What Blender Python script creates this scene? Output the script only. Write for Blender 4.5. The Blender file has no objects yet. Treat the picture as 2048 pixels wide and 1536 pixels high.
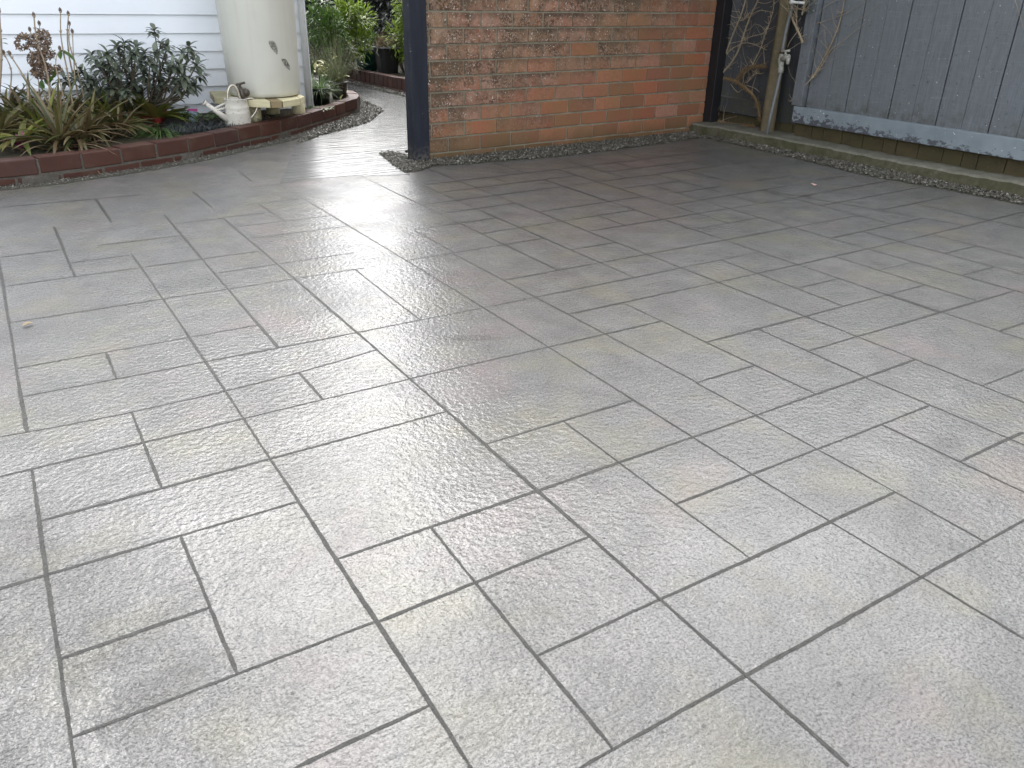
import bpy, math, random
from mathutils import Vector, Matrix
sc = bpy.context.scene
R = math.radians
random.seed(7)

# ------------------------------------------------------------------ camera
CR, CU, CF = Vector((.8479, -.5298, .0190)), Vector((.2190, .3828, .8975)), Vector((.4828, .7568, -.4406))
CF.normalize(); CR = (CR - CF * CR.dot(CF)).normalized(); CU = CR.cross(CF) * 1.0
FPX = 1589.3
EYE = Vector((0, 0, 1.0))
cam = bpy.data.cameras.new('camera')
cam.sensor_width = 36.0; cam.lens = FPX / 2048 * 36; cam.clip_start = .02; cam.clip_end = 800
co = bpy.data.objects.new('camera', cam); sc.collection.objects.link(co)
mw = Matrix((CR, CU, -CF)).transposed().to_4x4(); mw.translation = EYE
co.matrix_world = mw
sc.camera = co

# ------------------------------------------------------------------ light
SUN_AZ, SUN_EL = 20.0, 45.0           # degrees from +Y towards +X; elevation
world = bpy.data.worlds.new('World'); sc.world = world; world.use_nodes = True
wn = world.node_tree; wn.nodes.clear()
sky = wn.nodes.new('ShaderNodeTexSky'); sky.sky_type = 'NISHITA'; sky.sun_disc = False
sky.sun_elevation = R(SUN_EL); sky.sun_rotation = R(SUN_AZ)
sky.air_density = 1.0; sky.dust_density = 2.2; sky.ozone_density = 1.0
hs = wn.nodes.new('ShaderNodeHueSaturation'); hs.inputs['Saturation'].default_value = .22
bg = wn.nodes.new('ShaderNodeBackground'); bg.inputs['Strength'].default_value = .14
wo = wn.nodes.new('ShaderNodeOutputWorld')
wn.links.new(sky.outputs[0], hs.inputs['Color']); wn.links.new(hs.outputs[0], bg.inputs['Color'])
wn.links.new(bg.outputs[0], wo.inputs['Surface'])
sl = bpy.data.lights.new('sun', 'SUN'); sl.energy = .5; sl.angle = R(80); sl.color = (1, .97, .92)
so = bpy.data.objects.new('sun', sl); sc.collection.objects.link(so)
sd = Vector((math.sin(R(SUN_AZ)) * math.cos(R(SUN_EL)), math.cos(R(SUN_AZ)) * math.cos(R(SUN_EL)), math.sin(R(SUN_EL))))
so.rotation_euler = sd.to_track_quat('Z', 'Y').to_euler()
sc.view_settings.view_transform = 'Standard'; sc.view_settings.look = 'None'
sc.view_settings.exposure = 2.25; sc.view_settings.gamma = 1.0

# ------------------------------------------------------------------ helpers
def ray(x, y): return CR * ((x - 1024) / FPX) - CU * ((y - 768) / FPX) + CF
def gz(x, y, z=0.0):
    d = ray(x, y); return EYE + d * ((z - 1.0) / d.z)
def gy(x, y, Y):
    d = ray(x, y); return EYE + d * (Y / d.y)
def gx(x, y, X):
    d = ray(x, y); return EYE + d * (X / d.x)
U = random.uniform

class MB:
    def __init__(s): s.v = []; s.f = []; s.m = []; s.sm = []
    def add(s, vs, fs, mi=0, smooth=False):
        o = len(s.v); s.v += [tuple(p) for p in vs]
        for f in fs: s.f.append(tuple(i + o for i in f)); s.m.append(mi); s.sm.append(smooth)
    def box(s, c, d, rz=0.0, mi=0, jit=0.0, rx=0.0, ry=0.0):
        c = Vector(c); m = Matrix.Rotation(rz, 3, 'Z') @ Matrix.Rotation(ry, 3, 'Y') @ Matrix.Rotation(rx, 3, 'X')
        vs = []
        for sx in (-.5, .5):
            for sy in (-.5, .5):
                for sz in (-.5, .5):
                    vs.append(c + m @ Vector((sx * d[0] + U(-jit, jit), sy * d[1] + U(-jit, jit), sz * d[2] + U(-jit, jit))))
        s.add(vs, [(0, 1, 3, 2), (4, 6, 7, 5), (0, 4, 5, 1), (2, 3, 7, 6), (0, 2, 6, 4), (1, 5, 7, 3)], mi)
    def bx(s, a, b, mi=0):
        s.box([(a[i] + b[i]) / 2 for i in range(3)], [abs(b[i] - a[i]) for i in range(3)], 0, mi)
    def prism(s, pts, z0, z1, mi=0):
        n = len(pts); vs = [(p[0], p[1], z0) for p in pts] + [(p[0], p[1], z1) for p in pts]
        ar = sum(pts[i][0] * pts[(i + 1) % n][1] - pts[(i + 1) % n][0] * pts[i][1] for i in range(n))
        r = list(range(n)) if ar > 0 else list(range(n))[::-1]
        fs = [tuple(i + n for i in r), tuple(r[::-1])]
        for k in range(n):
            a, b = r[k], r[(k + 1) % n]; fs.append((a, b, b + n, a + n))
        s.add(vs, fs, mi)
    def tube(s, pts, rad, n=8, mi=0, cap=True):
        pts = [Vector(p) for p in pts]; k = len(pts)
        if not isinstance(rad, (list, tuple)): rad = [rad] * k
        vs = []; fs = []; ref = None
        for i, p in enumerate(pts):
            t = (pts[min(i + 1, k - 1)] - pts[max(i - 1, 0)])
            if t.length < 1e-9: t = Vector((0, 0, 1))
            t.normalize()
            if ref is None:
                ref = Vector((1, 0, 0)) if abs(t.x) < .8 else Vector((0, 1, 0))
            a = (ref - t * ref.dot(t)).normalized(); ref = a; b = t.cross(a)
            for j in range(n):
                an = 2 * math.pi * j / n; vs.append(p + (a * math.cos(an) + b * math.sin(an)) * rad[i])
        for i in range(k - 1):
            for j in range(n):
                j2 = (j + 1) % n; fs.append((i * n + j, i * n + j2, (i + 1) * n + j2, (i + 1) * n + j))
        if cap: fs.append(tuple(range(n))[::-1]); fs.append(tuple(range((k - 1) * n, k * n)))
        s.add(vs, fs, mi, True)
    def lathe(s, c, prof, n=32, mi=0):
        vs = []; fs = []; k = len(prof)
        for r, z in prof:
            for j in range(n):
                an = 2 * math.pi * j / n; vs.append((c[0] + r * math.cos(an), c[1] + r * math.sin(an), c[2] + z))
        for i in range(k - 1):
            for j in range(n):
                j2 = (j + 1) % n; fs.append((i * n + j, i * n + j2, (i + 1) * n + j2, (i + 1) * n + j))
        s.add(vs, fs, mi, True)
    def leaf(s, b, d, L, W, bend=.3, up=Vector((0, 0, 1)), seg=3, fold=.25, mi=0, shape=0, twist=0.0):
        b = Vector(b); d = Vector(d).normalized()
        side = d.cross(up)
        if side.length < 1e-3: side = Vector((1, 0, 0))
        side.normalize(); nrm = side.cross(d).normalized()
        if twist:
            q = Matrix.Rotation(twist, 3, d); side = q @ side; nrm = q @ nrm
        vs = []; p = b.copy(); dd = d.copy()
        for i in range(seg + 1):
            t = i / seg
            if shape == 0: w = W * (math.sin(math.pi * min(1, t * .92 + .06)) ** .8)
            elif shape == 1: w = W * (1 - t) ** .5 * (.75 + .25 * math.sin(math.pi * t))
            else: w = W * (1 - t * .98)
            if i == seg: w = W * .02
            h = nrm * (w * fold)
            vs += [p - side * (w / 2) + h, p.copy(), p + side * (w / 2) + h]
            dd = (dd - Vector((0, 0, 1)) * (bend / seg)).normalized()
            p = p + dd * (L / seg)
        fs = []
        for i in range(seg):
            a = i * 3; fs += [(a, a + 1, a + 4, a + 3), (a + 1, a + 2, a + 5, a + 4)]
        s.add(vs, fs, mi, True)
    def rock(s, c, r, mi=0):
        o = []
        q = Matrix.Rotation(U(0, 6.28), 3, 'Z') @ Matrix.Rotation(U(0, 6.28), 3, 'X')
        for x, y, z in ((1, 0, 0), (-1, 0, 0), (0, 1, 0), (0, -1, 0), (0, 0, 1), (0, 0, -1)):
            o.append(Vector(c) + q @ Vector((x * U(.6, 1.3) * r + U(-.2, .2) * r, y * U(.5, 1.1) * r, z * U(.4, .9) * r)))
        s.add(o, [(0, 2, 4), (2, 1, 4), (1, 3, 4), (3, 0, 4), (2, 0, 5), (1, 2, 5), (3, 1, 5), (0, 3, 5)], mi)
    def ico(s, c, r, mi=0, n=8, k=5):
        prof = [(max(1e-4, math.sin(math.pi * i / k)) * r, -math.cos(math.pi * i / k) * r) for i in range(k + 1)]
        s.lathe(c, prof, n, mi)
    def build(s, name, mats, parent=None, bevel=0.0, origin=None):
        me = bpy.data.meshes.new(name)
        o = Vector(origin) if origin else (Vector((0, 0, 0)))
        me.from_pydata([tuple(Vector(v) - o) for v in s.v], [], s.f)
        if not isinstance(mats, (list, tuple)): mats = [mats]
        for m in mats: me.materials.append(m)
        me.polygons.foreach_set('material_index', s.m); me.polygons.foreach_set('use_smooth', s.sm)
        me.update()
        ob = bpy.data.objects.new(name, me); sc.collection.objects.link(ob)
        ob.location = o
        if parent:
            ob.parent = parent; ob.location = o - parent.location
        if bevel:
            bm = ob.modifiers.new('bevel', 'BEVEL'); bm.width = bevel; bm.segments = 2; bm.limit_method = 'ANGLE'; bm.angle_limit = R(40)
        return ob

def tag(o, label=None, cat=None, group=None, kind=None):
    if label: o['label'] = label
    if cat: o['category'] = cat
    if group: o['group'] = group
    if kind: o['kind'] = kind
    return o
def thing(name, loc, label, cat, group=None):
    o = bpy.data.objects.new(name, None); sc.collection.objects.link(o); o.location = loc
    o.empty_display_size = .1
    return tag(o, label, cat, group)

# ------------------------------------------------------------------ materials
class NT:
    def __init__(s, name):
        s.mat = bpy.data.materials.new(name); s.mat.use_nodes = True
        s.nt = s.mat.node_tree; s.b = s.nt.nodes['Principled BSDF']
        s.co = s.n('ShaderNodeTexCoord').outputs['Object']
    def n(s, t, **kw):
        x = s.nt.nodes.new(t)
        for k, v in kw.items(): setattr(x, k, v)
        return x
    def l(s, a, b): s.nt.links.new(a, b)
    def geo_pos(s): return s.n('ShaderNodeNewGeometry').outputs['Position']
    def mapv(s, sx=1, sy=1, sz=1, v=None):
        m = s.n('ShaderNodeMapping'); m.inputs['Scale'].default_value = (sx, sy, sz); s.l(v or s.geo_pos(), m.inputs['Vector']); return m.outputs[0]
    def noise(s, scale, detail=3, rough=.55, v=None, dist=0.0):
        x = s.n('ShaderNodeTexNoise'); x.inputs['Scale'].default_value = scale; x.inputs['Detail'].default_value = detail
        x.inputs['Roughness'].default_value = rough; x.inputs['Distortion'].default_value = dist
        s.l(v or s.geo_pos(), x.inputs['Vector']); return x.outputs['Fac']
    def voro(s, scale, v=None, feat='F1', out='Distance'):
        x = s.n('ShaderNodeTexVoronoi', feature=feat); x.inputs['Scale'].default_value = scale
        s.l(v or s.geo_pos(), x.inputs['Vector']); return x.outputs[out]
    def ramp(s, f, *stops):
        r = s.n('ShaderNodeValToRGB'); e = r.color_ramp.elements
        while len(e) < len(stops): e.new(.5)
        for i, (p, c) in enumerate(stops):
            e[i].position = p; e[i].color = (c, c, c, 1) if isinstance(c, (int, float)) else (*c, 1)
        s.l(f, r.inputs[0]); return r.outputs[0]
    def mix(s, f, a, b, mode='MIX'):
        x = s.n('ShaderNodeMix', data_type='RGBA', blend_type=mode)
        for sock, val in ((x.inputs[0], f), (x.inputs[6], a), (x.inputs[7], b)):
            if isinstance(val, (int, float)): sock.default_value = val if sock.type == 'VALUE' else (val, val, val, 1)
            elif isinstance(val, tuple): sock.default_value = (*val, 1)
            else: s.l(val, sock)
        return x.outputs[2]
    def math(s, op, a, b=0.0, c=None, clamp=False):
        x = s.n('ShaderNodeMath', operation=op, use_clamp=clamp)
        for i, val in enumerate((a, b) if c is None else (a, b, c)):
            if isinstance(val, (int, float)): x.inputs[i].default_value = val
            else: s.l(val, x.inputs[i])
        return x.outputs[0]
    def rand(s): return s.n('ShaderNodeNewGeometry').outputs['Random Per Island']
    def bump(s, h, strength=.3, dist=.005, prev=None):
        x = s.n('ShaderNodeBump'); x.inputs['Strength'].default_value = strength; x.inputs['Distance'].default_value = dist
        if isinstance(strength, (int, float)) is False: s.l(strength, x.inputs['Strength'])
        s.l(h, x.inputs['Height'])
        if prev: s.l(prev, x.inputs['Normal'])
        return x.outputs[0]
    def out(s, col=None, rough=.6, nrm=None, spec=None, metal=None, ior=None, trans=None):
        b = s.b
        def st(k, v):
            if v is None: return
            if isinstance(v, (int, float)): b.inputs[k].default_value = v
            elif isinstance(v, tuple): b.inputs[k].default_value = (*v, 1)
            else: s.l(v, b.inputs[k])
        st('Base Color', col); st('Roughness', rough); st('Normal', nrm); st('Specular IOR Level', spec); st('Metallic', metal); st('IOR', ior)
        return s.mat
    def blob(s, cx, cy, rx, ry, rot=0.0, nz=.35, ns=6.0):
        """soft-edged mask with a noisy outline round a point of the ground"""
        m = s.n('ShaderNodeMapping', vector_type='TEXTURE'); m.inputs['Location'].default_value = (cx, cy, 0)
        m.inputs['Rotation'].default_value = (0, 0, rot); m.inputs['Scale'].default_value = (rx, ry, 1)
        s.l(s.geo_pos(), m.inputs['Vector'])
        ln = s.n('ShaderNodeVectorMath', operation='LENGTH'); s.l(m.outputs[0], ln.inputs[0])
        d = s.math('ADD', ln.outputs['Value'], s.math('MULTIPLY', s.math('SUBTRACT', s.noise(ns, 4, .6), .5), nz * 2.4))
        return d

def simple(name, col, rough=.6, var=.15, scale=8, bs=0.0, bd=.002, bscale=60, metal=None, spec=None):
    t = NT(name); f = t.noise(scale, 4)
    c2 = tuple(max(0, c * (1 - var * 1.6)) for c in col); c1 = tuple(min(1, c * (1 + var)) for c in col)
    c = t.ramp(f, (.3, c2), (.7, c1))
    return t.out(c, rough, t.bump(t.noise(bscale, 3), bs, bd) if bs else None, spec, metal)
def leafmat(name, cols, rough=.45, var=0.0, trans=.25):
    t = NT(name); st = [(i / max(1, len(cols) - 1), c) for i, c in enumerate(cols)]
    c = t.ramp(t.rand(), *st)
    m = t.out(c, rough)
    tr = t.n('ShaderNodeBsdfTranslucent'); t.l(c, tr.inputs[0])
    ms = t.n('ShaderNodeMixShader'); ms.inputs[0].default_value = trans
    t.l(t.b.outputs[0], ms.inputs[1]); t.l(tr.outputs[0], ms.inputs[2])
    t.l(ms.outputs[0], t.nt.nodes['Material Output'].inputs[0])
    return m

def m_patio():
    t = NT('stamped_concrete')
    big = t.noise(1.3, 4, .6); mid = t.noise(7, 5, .65); fine = t.noise(190, 3, .6); grit = t.noise(420, 2, .6)
    c = t.ramp(mid, (.25, (.102, .100, .096)), (.75, (.192, .188, .178)))
    c = t.mix(t.ramp(big, (.42, 0.0), (.66, .45)), c, (.115, .1145, .112))
    c = t.mix(t.ramp(fine, (.38, .75), (.53, 0.0)), c, (.048, .047, .045))
    # olive and pink stains towards the near right, old dark marks
    ol = t.ramp(t.noise(3.1, 3, .6), (.51, 0.0), (.67, .40))
    c = t.mix(ol, c, (.165, .155, .098))
    v2 = t.n('ShaderNodeVectorMath', operation='ADD'); t.l(t.geo_pos(), v2.inputs[0]); v2.inputs[1].default_value = (5.3, 2.1, 0)
    pk = t.ramp(t.noise(2.3, 3, .6, v2.outputs[0]), (.55, 0.0), (.71, .34))
    c = t.mix(pk, c, (.20, .145, .14))
    c = t.mix(t.ramp(t.noise(52, 2, .5), (.715, 0.0), (.74, .75)), c, (.03, .028, .024))
    for (px, py, rx, ry, ro, k) in ((935, 676, .14, .035, -.5, .55), (1900, 885, .07, .04, .2, .4), (1720, 805, .09, .03, .3, .4), (380, 570, .16, .1, .2, .35), (300, 1390, .16, .05, .3, .4)):
        p = gz(px, py); d = t.blob(p.x, p.y, rx, ry, ro, .3, 9)
        c = t.mix(t.ramp(d, (.45, k), (1.1, 0.0)), c, (.056, .054, .050))
    # film of water over it: a smooth coat that follows the grit only softly
    wet = t.ramp(t.noise(1.9, 4, .6), (.32, .45), (.62, 1.0))
    pud = None
    for (px, py, rx, ry, rot) in ((130, 1460, .10, .26, .1), (240, 470, .30, .2, 0.0)):
        p = gz(px, py); d = t.blob(p.x, p.y, rx, ry, rot, 1.0, 16); m = t.ramp(d, (.4, 1.0), (1.1, 0.0))
        pud = m if pud is None else t.math('MAXIMUM', pud, m)
    p = gz(60, 1420); spl = t.ramp(t.blob(p.x, p.y, .34, .62, 0.1, .5, 5), (.35, 1.0), (1.1, 0.0))
    grit_h = t.math('ADD', t.math('MULTIPLY', fine, .75), t.math('ADD', t.math('MULTIPLY', t.noise(75, 3, .5), .8), t.math('MULTIPLY', grit, .3)))
    n1 = t.bump(t.noise(14, 3), .25, .004)
    n = t.bump(grit_h, 1.0, .0065, n1)
    film = t.math('ADD', t.math('MULTIPLY', t.noise(170, 2, .5), .55), t.math('MULTIPLY', t.noise(66, 2, .5), 1.7))
    amp = t.math('MULTIPLY', t.math('ADD', 1.0, t.math('MULTIPLY', spl, 2.6)), t.math('SUBTRACT', 1.0, t.math('MULTIPLY', pud, .5)))
    cn = t.bump(t.math('MULTIPLY', film, amp), 1.0, .0019, t.bump(t.noise(5, 3), .3, .004))
    t.l(cn, t.b.inputs['Coat Normal']); t.b.inputs['Coat IOR'].default_value = 1.36
    t.l(t.math('MAXIMUM', t.math('MAXIMUM', wet, pud), spl), t.b.inputs['Coat Weight'])
    t.b.inputs['Coat Roughness'].default_value = .045
    return t.out(c, .6, n, .25)
def m_path():
    t = NT('broomed_concrete')
    v = t.mapv(1.2, 16, 1)
    rip = t.noise(2.2, 3, .5, v); c = t.ramp(t.noise(5, 4), (.3, (.085, .087, .086)), (.7, (.12, .122, .12)))
    n = t.bump(rip, 1.0, .007); n = t.bump(t.noise(110, 3), .6, .0012, n)
    t.l(n, t.b.inputs['Coat Normal']); t.b.inputs['Coat Weight'].default_value = .8; t.b.inputs['Coat Roughness'].default_value = .08; t.b.inputs['Coat IOR'].default_value = 1.34
    return t.out(c, .6, n, .2)
def m_joint():
    t = NT('joint_grout'); c = t.ramp(t.noise(38, 5, .7), (.3, (.020, .020, .018)), (.7, (.054, .053, .048)))
    return t.out(c, .5, t.bump(t.noise(300, 3), .8, .004), .3)
def m_brick():
    t = NT('wall_brick'); r = t.rand()
    P = t.geo_pos(); sp = t.n('ShaderNodeSeparateXYZ'); t.l(P, sp.inputs[0])
    base = t.ramp(r, (0, (.29, .105, .055)), (.18, (.33, .145, .082)), (.34, (.17, .078, .05)), (.5, (.31, .12, .066)), (.66, (.32, .175, .125)), (.82, (.24, .088, .05)), (1, (.20, .105, .058)))
    base = t.mix(t.ramp(t.noise(45, 4, .7), (.35, .5), (.6, 0.0)), base, (0.216, 0.081, 0.043))
    # weathering: upper and left part carries dark lichen, pale bloom and specks
    g = t.math('ADD', t.math('MULTIPLY', sp.outputs[2], .62), t.math('MULTIPLY', t.math('SUBTRACT', 3.9, sp.outputs[0]), .26))
    g = t.math('ADD', g, t.math('MULTIPLY', t.math('SUBTRACT', t.noise(3.5, 3, .6), .5), .9))
    g = t.math('ADD', g, t.math('MULTIPLY', t.math('SUBTRACT', t.rand(), .5), .25))
    mk = t.ramp(g, (.28, 0.0), (.62, 1.0))
    grn = t.ramp(t.noise(2.6, 3), (.42, 0.0), (.62, .55))
    base = t.mix(t.math('MULTIPLY', grn, .8), base, (0.176, 0.125, 0.052))
    bloom = t.mix(t.ramp(t.noise(30, 5, .7), (.35, 0.0), (.6, 1.0)), base, (0.320, 0.213, 0.154))
    base = t.mix(t.math('MULTIPLY', mk, .8), base, bloom)
    dk = t.math('MULTIPLY', t.ramp(t.noise(70, 5, .75), (.44, 0.0), (.54, 1.0)), t.ramp(t.noise(8, 3), (.40, .1), (.56, 1.0)))
    base = t.mix(t.math('MULTIPLY', t.math('MULTIPLY', dk, mk), .85), base, (0.036, 0.026, 0.017))
    fr = t.math('FRACT', t.math('DIVIDE', t.math('ADD', sp.outputs[2], .045), .0945))
    drip = t.math('MULTIPLY', t.ramp(t.math('ADD', fr, t.math('MULTIPLY', t.math('SUBTRACT', t.noise(24, 5, .7), .5), .9)), (.50, 0.0), (.78, 1.0)), t.ramp(t.noise(3.2, 3), (.38, .1), (.58, 1.0)))
    base = t.mix(t.math('MULTIPLY', t.math('MULTIPLY', drip, mk), .8), base, (.05, .036, .024))
    base = t.mix(t.math('MULTIPLY', t.ramp(t.noise(4.2, 4, .6), (.45, 0.0), (.62, .6)), mk), base, (.10, .07, .042))
    spk = t.ramp(t.noise(95, 2, .5), (.66, 0.0), (.69, 1.0))
    base = t.mix(t.math('MULTIPLY', spk, mk), base, (0.496, 0.480, 0.432))
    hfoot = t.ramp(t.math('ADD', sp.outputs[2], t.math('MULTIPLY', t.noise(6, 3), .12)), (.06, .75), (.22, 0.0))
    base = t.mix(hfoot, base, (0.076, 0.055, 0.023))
    n = t.bump(t.noise(150, 4, .7), .5, .004)
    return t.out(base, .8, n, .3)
def m_mortar():
    t = NT('mossy_mortar'); c = t.ramp(t.noise(14, 5, .7), (.3, (.136, .120, .080)), (.7, (.256, .228, .168)))
    return t.out(c, .9, t.bump(t.noise(180, 4), .6, .004))
def m_edge():
    t = NT('edging_brick'); c = t.ramp(t.rand(), (0, (0.058, 0.022, 0.015)), (.5, (0.076, 0.029, 0.019)), (1, (0.052, 0.022, 0.017)))
    c = t.mix(t.ramp(t.noise(30, 5, .7), (.45, 0.0), (.7, .45)), c, (0.037, 0.023, 0.019))
    c = t.mix(t.ramp(t.noise(6, 3), (.55, 0.0), (.75, .35)), c, (0.122, 0.086, 0.063))
    nz = t.n('ShaderNodeSeparateXYZ'); t.l(t.n('ShaderNodeNewGeometry').outputs['Normal'], nz.inputs[0])
    return t.out(c, .6, t.bump(t.noise(140, 4, .7), .4, .003), .3)
def m_paint(name, col, peel, rough=.5):
    t = NT(name); v = t.mapv(1, 26, 1.6)
    c2 = tuple(c * .58 for c in col); c = t.ramp(t.noise(6, 4, .65, v), (.25, c2), (.75, col))
    c = t.mix(t.ramp(t.rand(), (0, 0.0), (1, .35)), c, (col[0] * .75, col[1] * .85, col[2] * .78))
    hz = t.mapv(1, 3, 60); c = t.mix(t.ramp(t.noise(3, 3, .6, hz), (.55, 0.0), (.72, .28)), c, tuple(x * 1.45 for x in col))
    sp = t.ramp(t.noise(38, 4, .7), (.63, 0.0), (.68, 1.0)); c = t.mix(t.math('MULTIPLY', sp, peel), c, tuple(x * .35 for x in col))
    wh = t.ramp(t.noise(75, 2, .5), (.735, 0.0), (.76, 1.0)); c = t.mix(t.math('MULTIPLY', wh, .7), c, (.5, .52, .52))
    s = t.n('ShaderNodeSeparateXYZ'); t.l(t.geo_pos(), s.inputs[0])
    lo = t.math('MULTIPLY', t.ramp(t.math('ADD', s.outputs[2], t.math('MULTIPLY', t.noise(7, 4), .22)), (.38, 1.0), (.52, 0.0)), t.ramp(t.noise(16, 4, .7), (.42, 0.0), (.62, .9)))
    c = t.mix(t.math('MULTIPLY', lo, .8), c, (.05, .05, .03))
    return t.out(c, rough, t.bump(t.noise(9, 4, .7, v), .5, .004), .35)
def m_rail():
    t = NT('flaking_rail_paint'); P = t.geo_pos()
    c = t.ramp(t.noise(9, 4), (.3, (.15, .18, .20)), (.7, (.20, .235, .255)))
    v = t.mapv(1, .7, 1.2)
    s = t.n('ShaderNodeSeparateXYZ'); t.l(P, s.inputs[0])
    m = t.math('ADD', t.noise(26, 5, .7, v), t.math('MULTIPLY', t.math('SUBTRACT', .225, s.outputs[2]), 2.6))
    m = t.math('ADD', m, t.math('MULTIPLY', t.math('SUBTRACT', s.outputs[1], 3.4), .10))
    c = t.mix(t.ramp(m, (.53, 0.0), (.57, 1.0)), c, (.062, .066, .078))
    wh = t.ramp(t.noise(60, 2, .5), (.72, 0.0), (.75, 1.0)); c = t.mix(wh, c, (.55, .56, .54))
    return t.out(c, .45, t.bump(m, .25, .003))
def m_moss(name, a, b, moss, amount=.6, scale=12):
    t = NT(name); c = t.ramp(t.noise(scale, 5, .65), (.3, a), (.7, b))
    c = t.mix(t.math('MULTIPLY', t.ramp(t.noise(4.5, 5, .7), (.38, 0.0), (.6, 1.0)), amount), c, moss)
    c = t.mix(t.ramp(t.noise(70, 3, .6), (.68, 0.0), (.74, .8)), c, tuple(min(1, x * 2.2) for x in b))
    return t.out(c, .85, t.bump(t.noise(90, 4, .7), .6, .006), .3)
def m_stone():
    t = NT('gravel_stone'); c = t.ramp(t.rand(), (0, (.027, .025, .019)), (.35, (.065, .060, .046)), (.7, (.103, .096, .076)), (.93, (.151, .143, .116)), (1, (.324, .313, .281)))
    return t.out(c, .45)
def m_tank():
    t = NT('cream_plastic'); c = t.ramp(t.noise(2.5, 4), (.3, (.50, .495, .44)), (.7, (.56, .555, .495)))
    v = t.mapv(14, 14, .8); c = t.mix(t.ramp(t.noise(2, 4, .6, v), (.5, 0.0), (.75, .25)), c, (.42, .41, .35))
    return t.out(c, .35, None, .4)
def m_white():
    t = NT('white_weatherboard_paint'); c = t.ramp(t.noise(2, 4), (.3, (.76, .80, .85)), (.7, (.82, .85, .89)))
    v = t.mapv(3, 3, 18); c = t.mix(t.ramp(t.noise(3, 4, .6, v), (.58, 0.0), (.8, .12)), c, (.55, .57, .58))
    return t.out(c, .45, t.bump(t.noise(5, 3, .6, v), .08, .004))
def m_speck(name, col, spot, th=.66, sc_=60, rough=.4):
    t = NT(name); c = t.mix(t.ramp(t.noise(sc_, 4, .7), (th, 0.0), (th + .04, 1.0)), t.ramp(t.noise(5, 3), (.3, tuple(x * .85 for x in col)), (.7, col)), spot)
    return t.out(c, rough)
def m_wood(name, a, b, rough=.8, ax=(1, 1, .12), sc_=30):
    t = NT(name); v = t.mapv(*ax); c = t.ramp(t.noise(sc_, 5, .7, v), (.3, a), (.7, b))
    return t.out(c, rough, t.bump(t.noise(sc_ * 1.6, 4, .7, v), .5, .004), .3)
M_PATIO, M_PATH, M_JOINT, M_BRICK, M_MORTAR, M_EDGE = m_patio(), m_path(), m_joint(), m_brick(), m_mortar(), m_edge()
M_FENCE = m_paint('slate_fence_paint', (.15, .162, .178), .8)
M_FENCE_OLD = m_paint('dark_fence_paint', (.05, .053, .06), .8)
M_RAIL = m_rail()
M_PALING = m_moss('mossy_paling', (.04, .033, .019), (.085, .062, .030), (.042, .044, .018), .6, 9)
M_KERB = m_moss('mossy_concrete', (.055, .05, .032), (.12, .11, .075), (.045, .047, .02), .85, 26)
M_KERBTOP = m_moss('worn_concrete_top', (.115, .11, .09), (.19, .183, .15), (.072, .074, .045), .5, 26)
M_EDGEMORTAR = m_moss('grey_mortar', (.075, .066, .055), (.14, .125, .108), (.06, .06, .038), .35, 40)
M_GRIT = m_moss('wet_grit', (.035, .033, .027), (.09, .085, .07), (.06, .06, .04), .4, 80)
M_STONE, M_TANK, M_WHITE = m_stone(), m_tank(), m_white()
def m_post():
    t = NT('navy_gloss_paint'); v = t.mapv(1, 1, .1); c = t.ramp(t.noise(26, 4, .65, v), (.3, (.009, .011, .017)), (.7, (.017, .020, .030)))
    c = t.mix(t.ramp(t.noise(34, 4, .7), (.70, 0.0), (.72, 1.0)), c, (.42, .42, .42))
    s = t.n('ShaderNodeSeparateXYZ'); t.l(t.geo_pos(), s.inputs[0])
    g = t.math('MULTIPLY', t.ramp(t.math('ADD', s.outputs[2], t.math('MULTIPLY', t.noise(18, 4), .14)), (.08, 1.0), (.2, 0.0)), t.ramp(t.noise(40, 4), (.4, 0.0), (.6, .7)))
    c = t.mix(g, c, (.12, .11, .09))
    return t.out(c, t.ramp(t.noise(12, 4), (.3, .45), (.7, .65)), t.bump(t.noise(40, 4, .7, v), .5, .003), .25)
M_NAVY = m_post()
M_BLACK = simple('black_stain', (.006, .006, .008), .6, .3, 8)
M_OLDWOOD = m_moss('lichened_timber', (.085, .068, .04), (.15, .12, .075), (.09, .085, .045), .5, 20)
M_PIPE = m_speck('galvanised_pipe', (.12, .126, .126), (.09, .08, .07), .58, 40, .45)
M_TAPMETAL = m_speck('limed_brass', (.30, .30, .265), (.12, .12, .08), .55, 90, .5)
M_DARKMETAL = simple('dark_bronze', (.07, .055, .04), .4, .3, 30)
M_CAN = m_speck('chipped_cream_enamel', (.62, .59, .52), (.22, .17, .12), .60, 60, .4)
M_STEEL = simple('brushed_steel', (.5, .46, .38), .35, .2, 20, metal=.7)
M_DECK = m_wood('pale_treated_pine', (.44, .40, .24), (.62, .57, .38), .75, (.15, .15, 1), 30)
M_DECKEND = m_wood('dark_end_grain', (.20, .155, .085), (.27, .21, .12), .85, (1, 1, 1), 40)
M_PIER = m_moss('cream_pier', (.42, .38, .25), (.58, .53, .36), (.28, .26, .12), .5)
M_SOIL = m_moss('dark_soil', (.022, .017, .012), (.055, .042, .03), (.04, .045, .015), .4, 30)
M_GROUND = m_moss('lawn_and_soil', (.03, .04, .015), (.06, .07, .025), (.03, .05, .012), .5, 3)
M_POTBLACK = simple('black_plastic', (.008, .009, .009), .45, .2, 9)
M_POTGREEN = simple('green_plastic', (.015, .10, .09), .4, .2, 9)
M_RIM = simple('grey_pot_rim', (.22, .23, .22), .5, .2, 20)
M_BARK = m_moss('grey_brown_bark', (.085, .068, .05), (.16, .13, .10), (.07, .07, .04), .3, 40)
M_TWIG = m_moss('pale_vine_bark', (.24, .19, .12), (.36, .30, .22), (.16, .12, .07), .4, 30)
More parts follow.
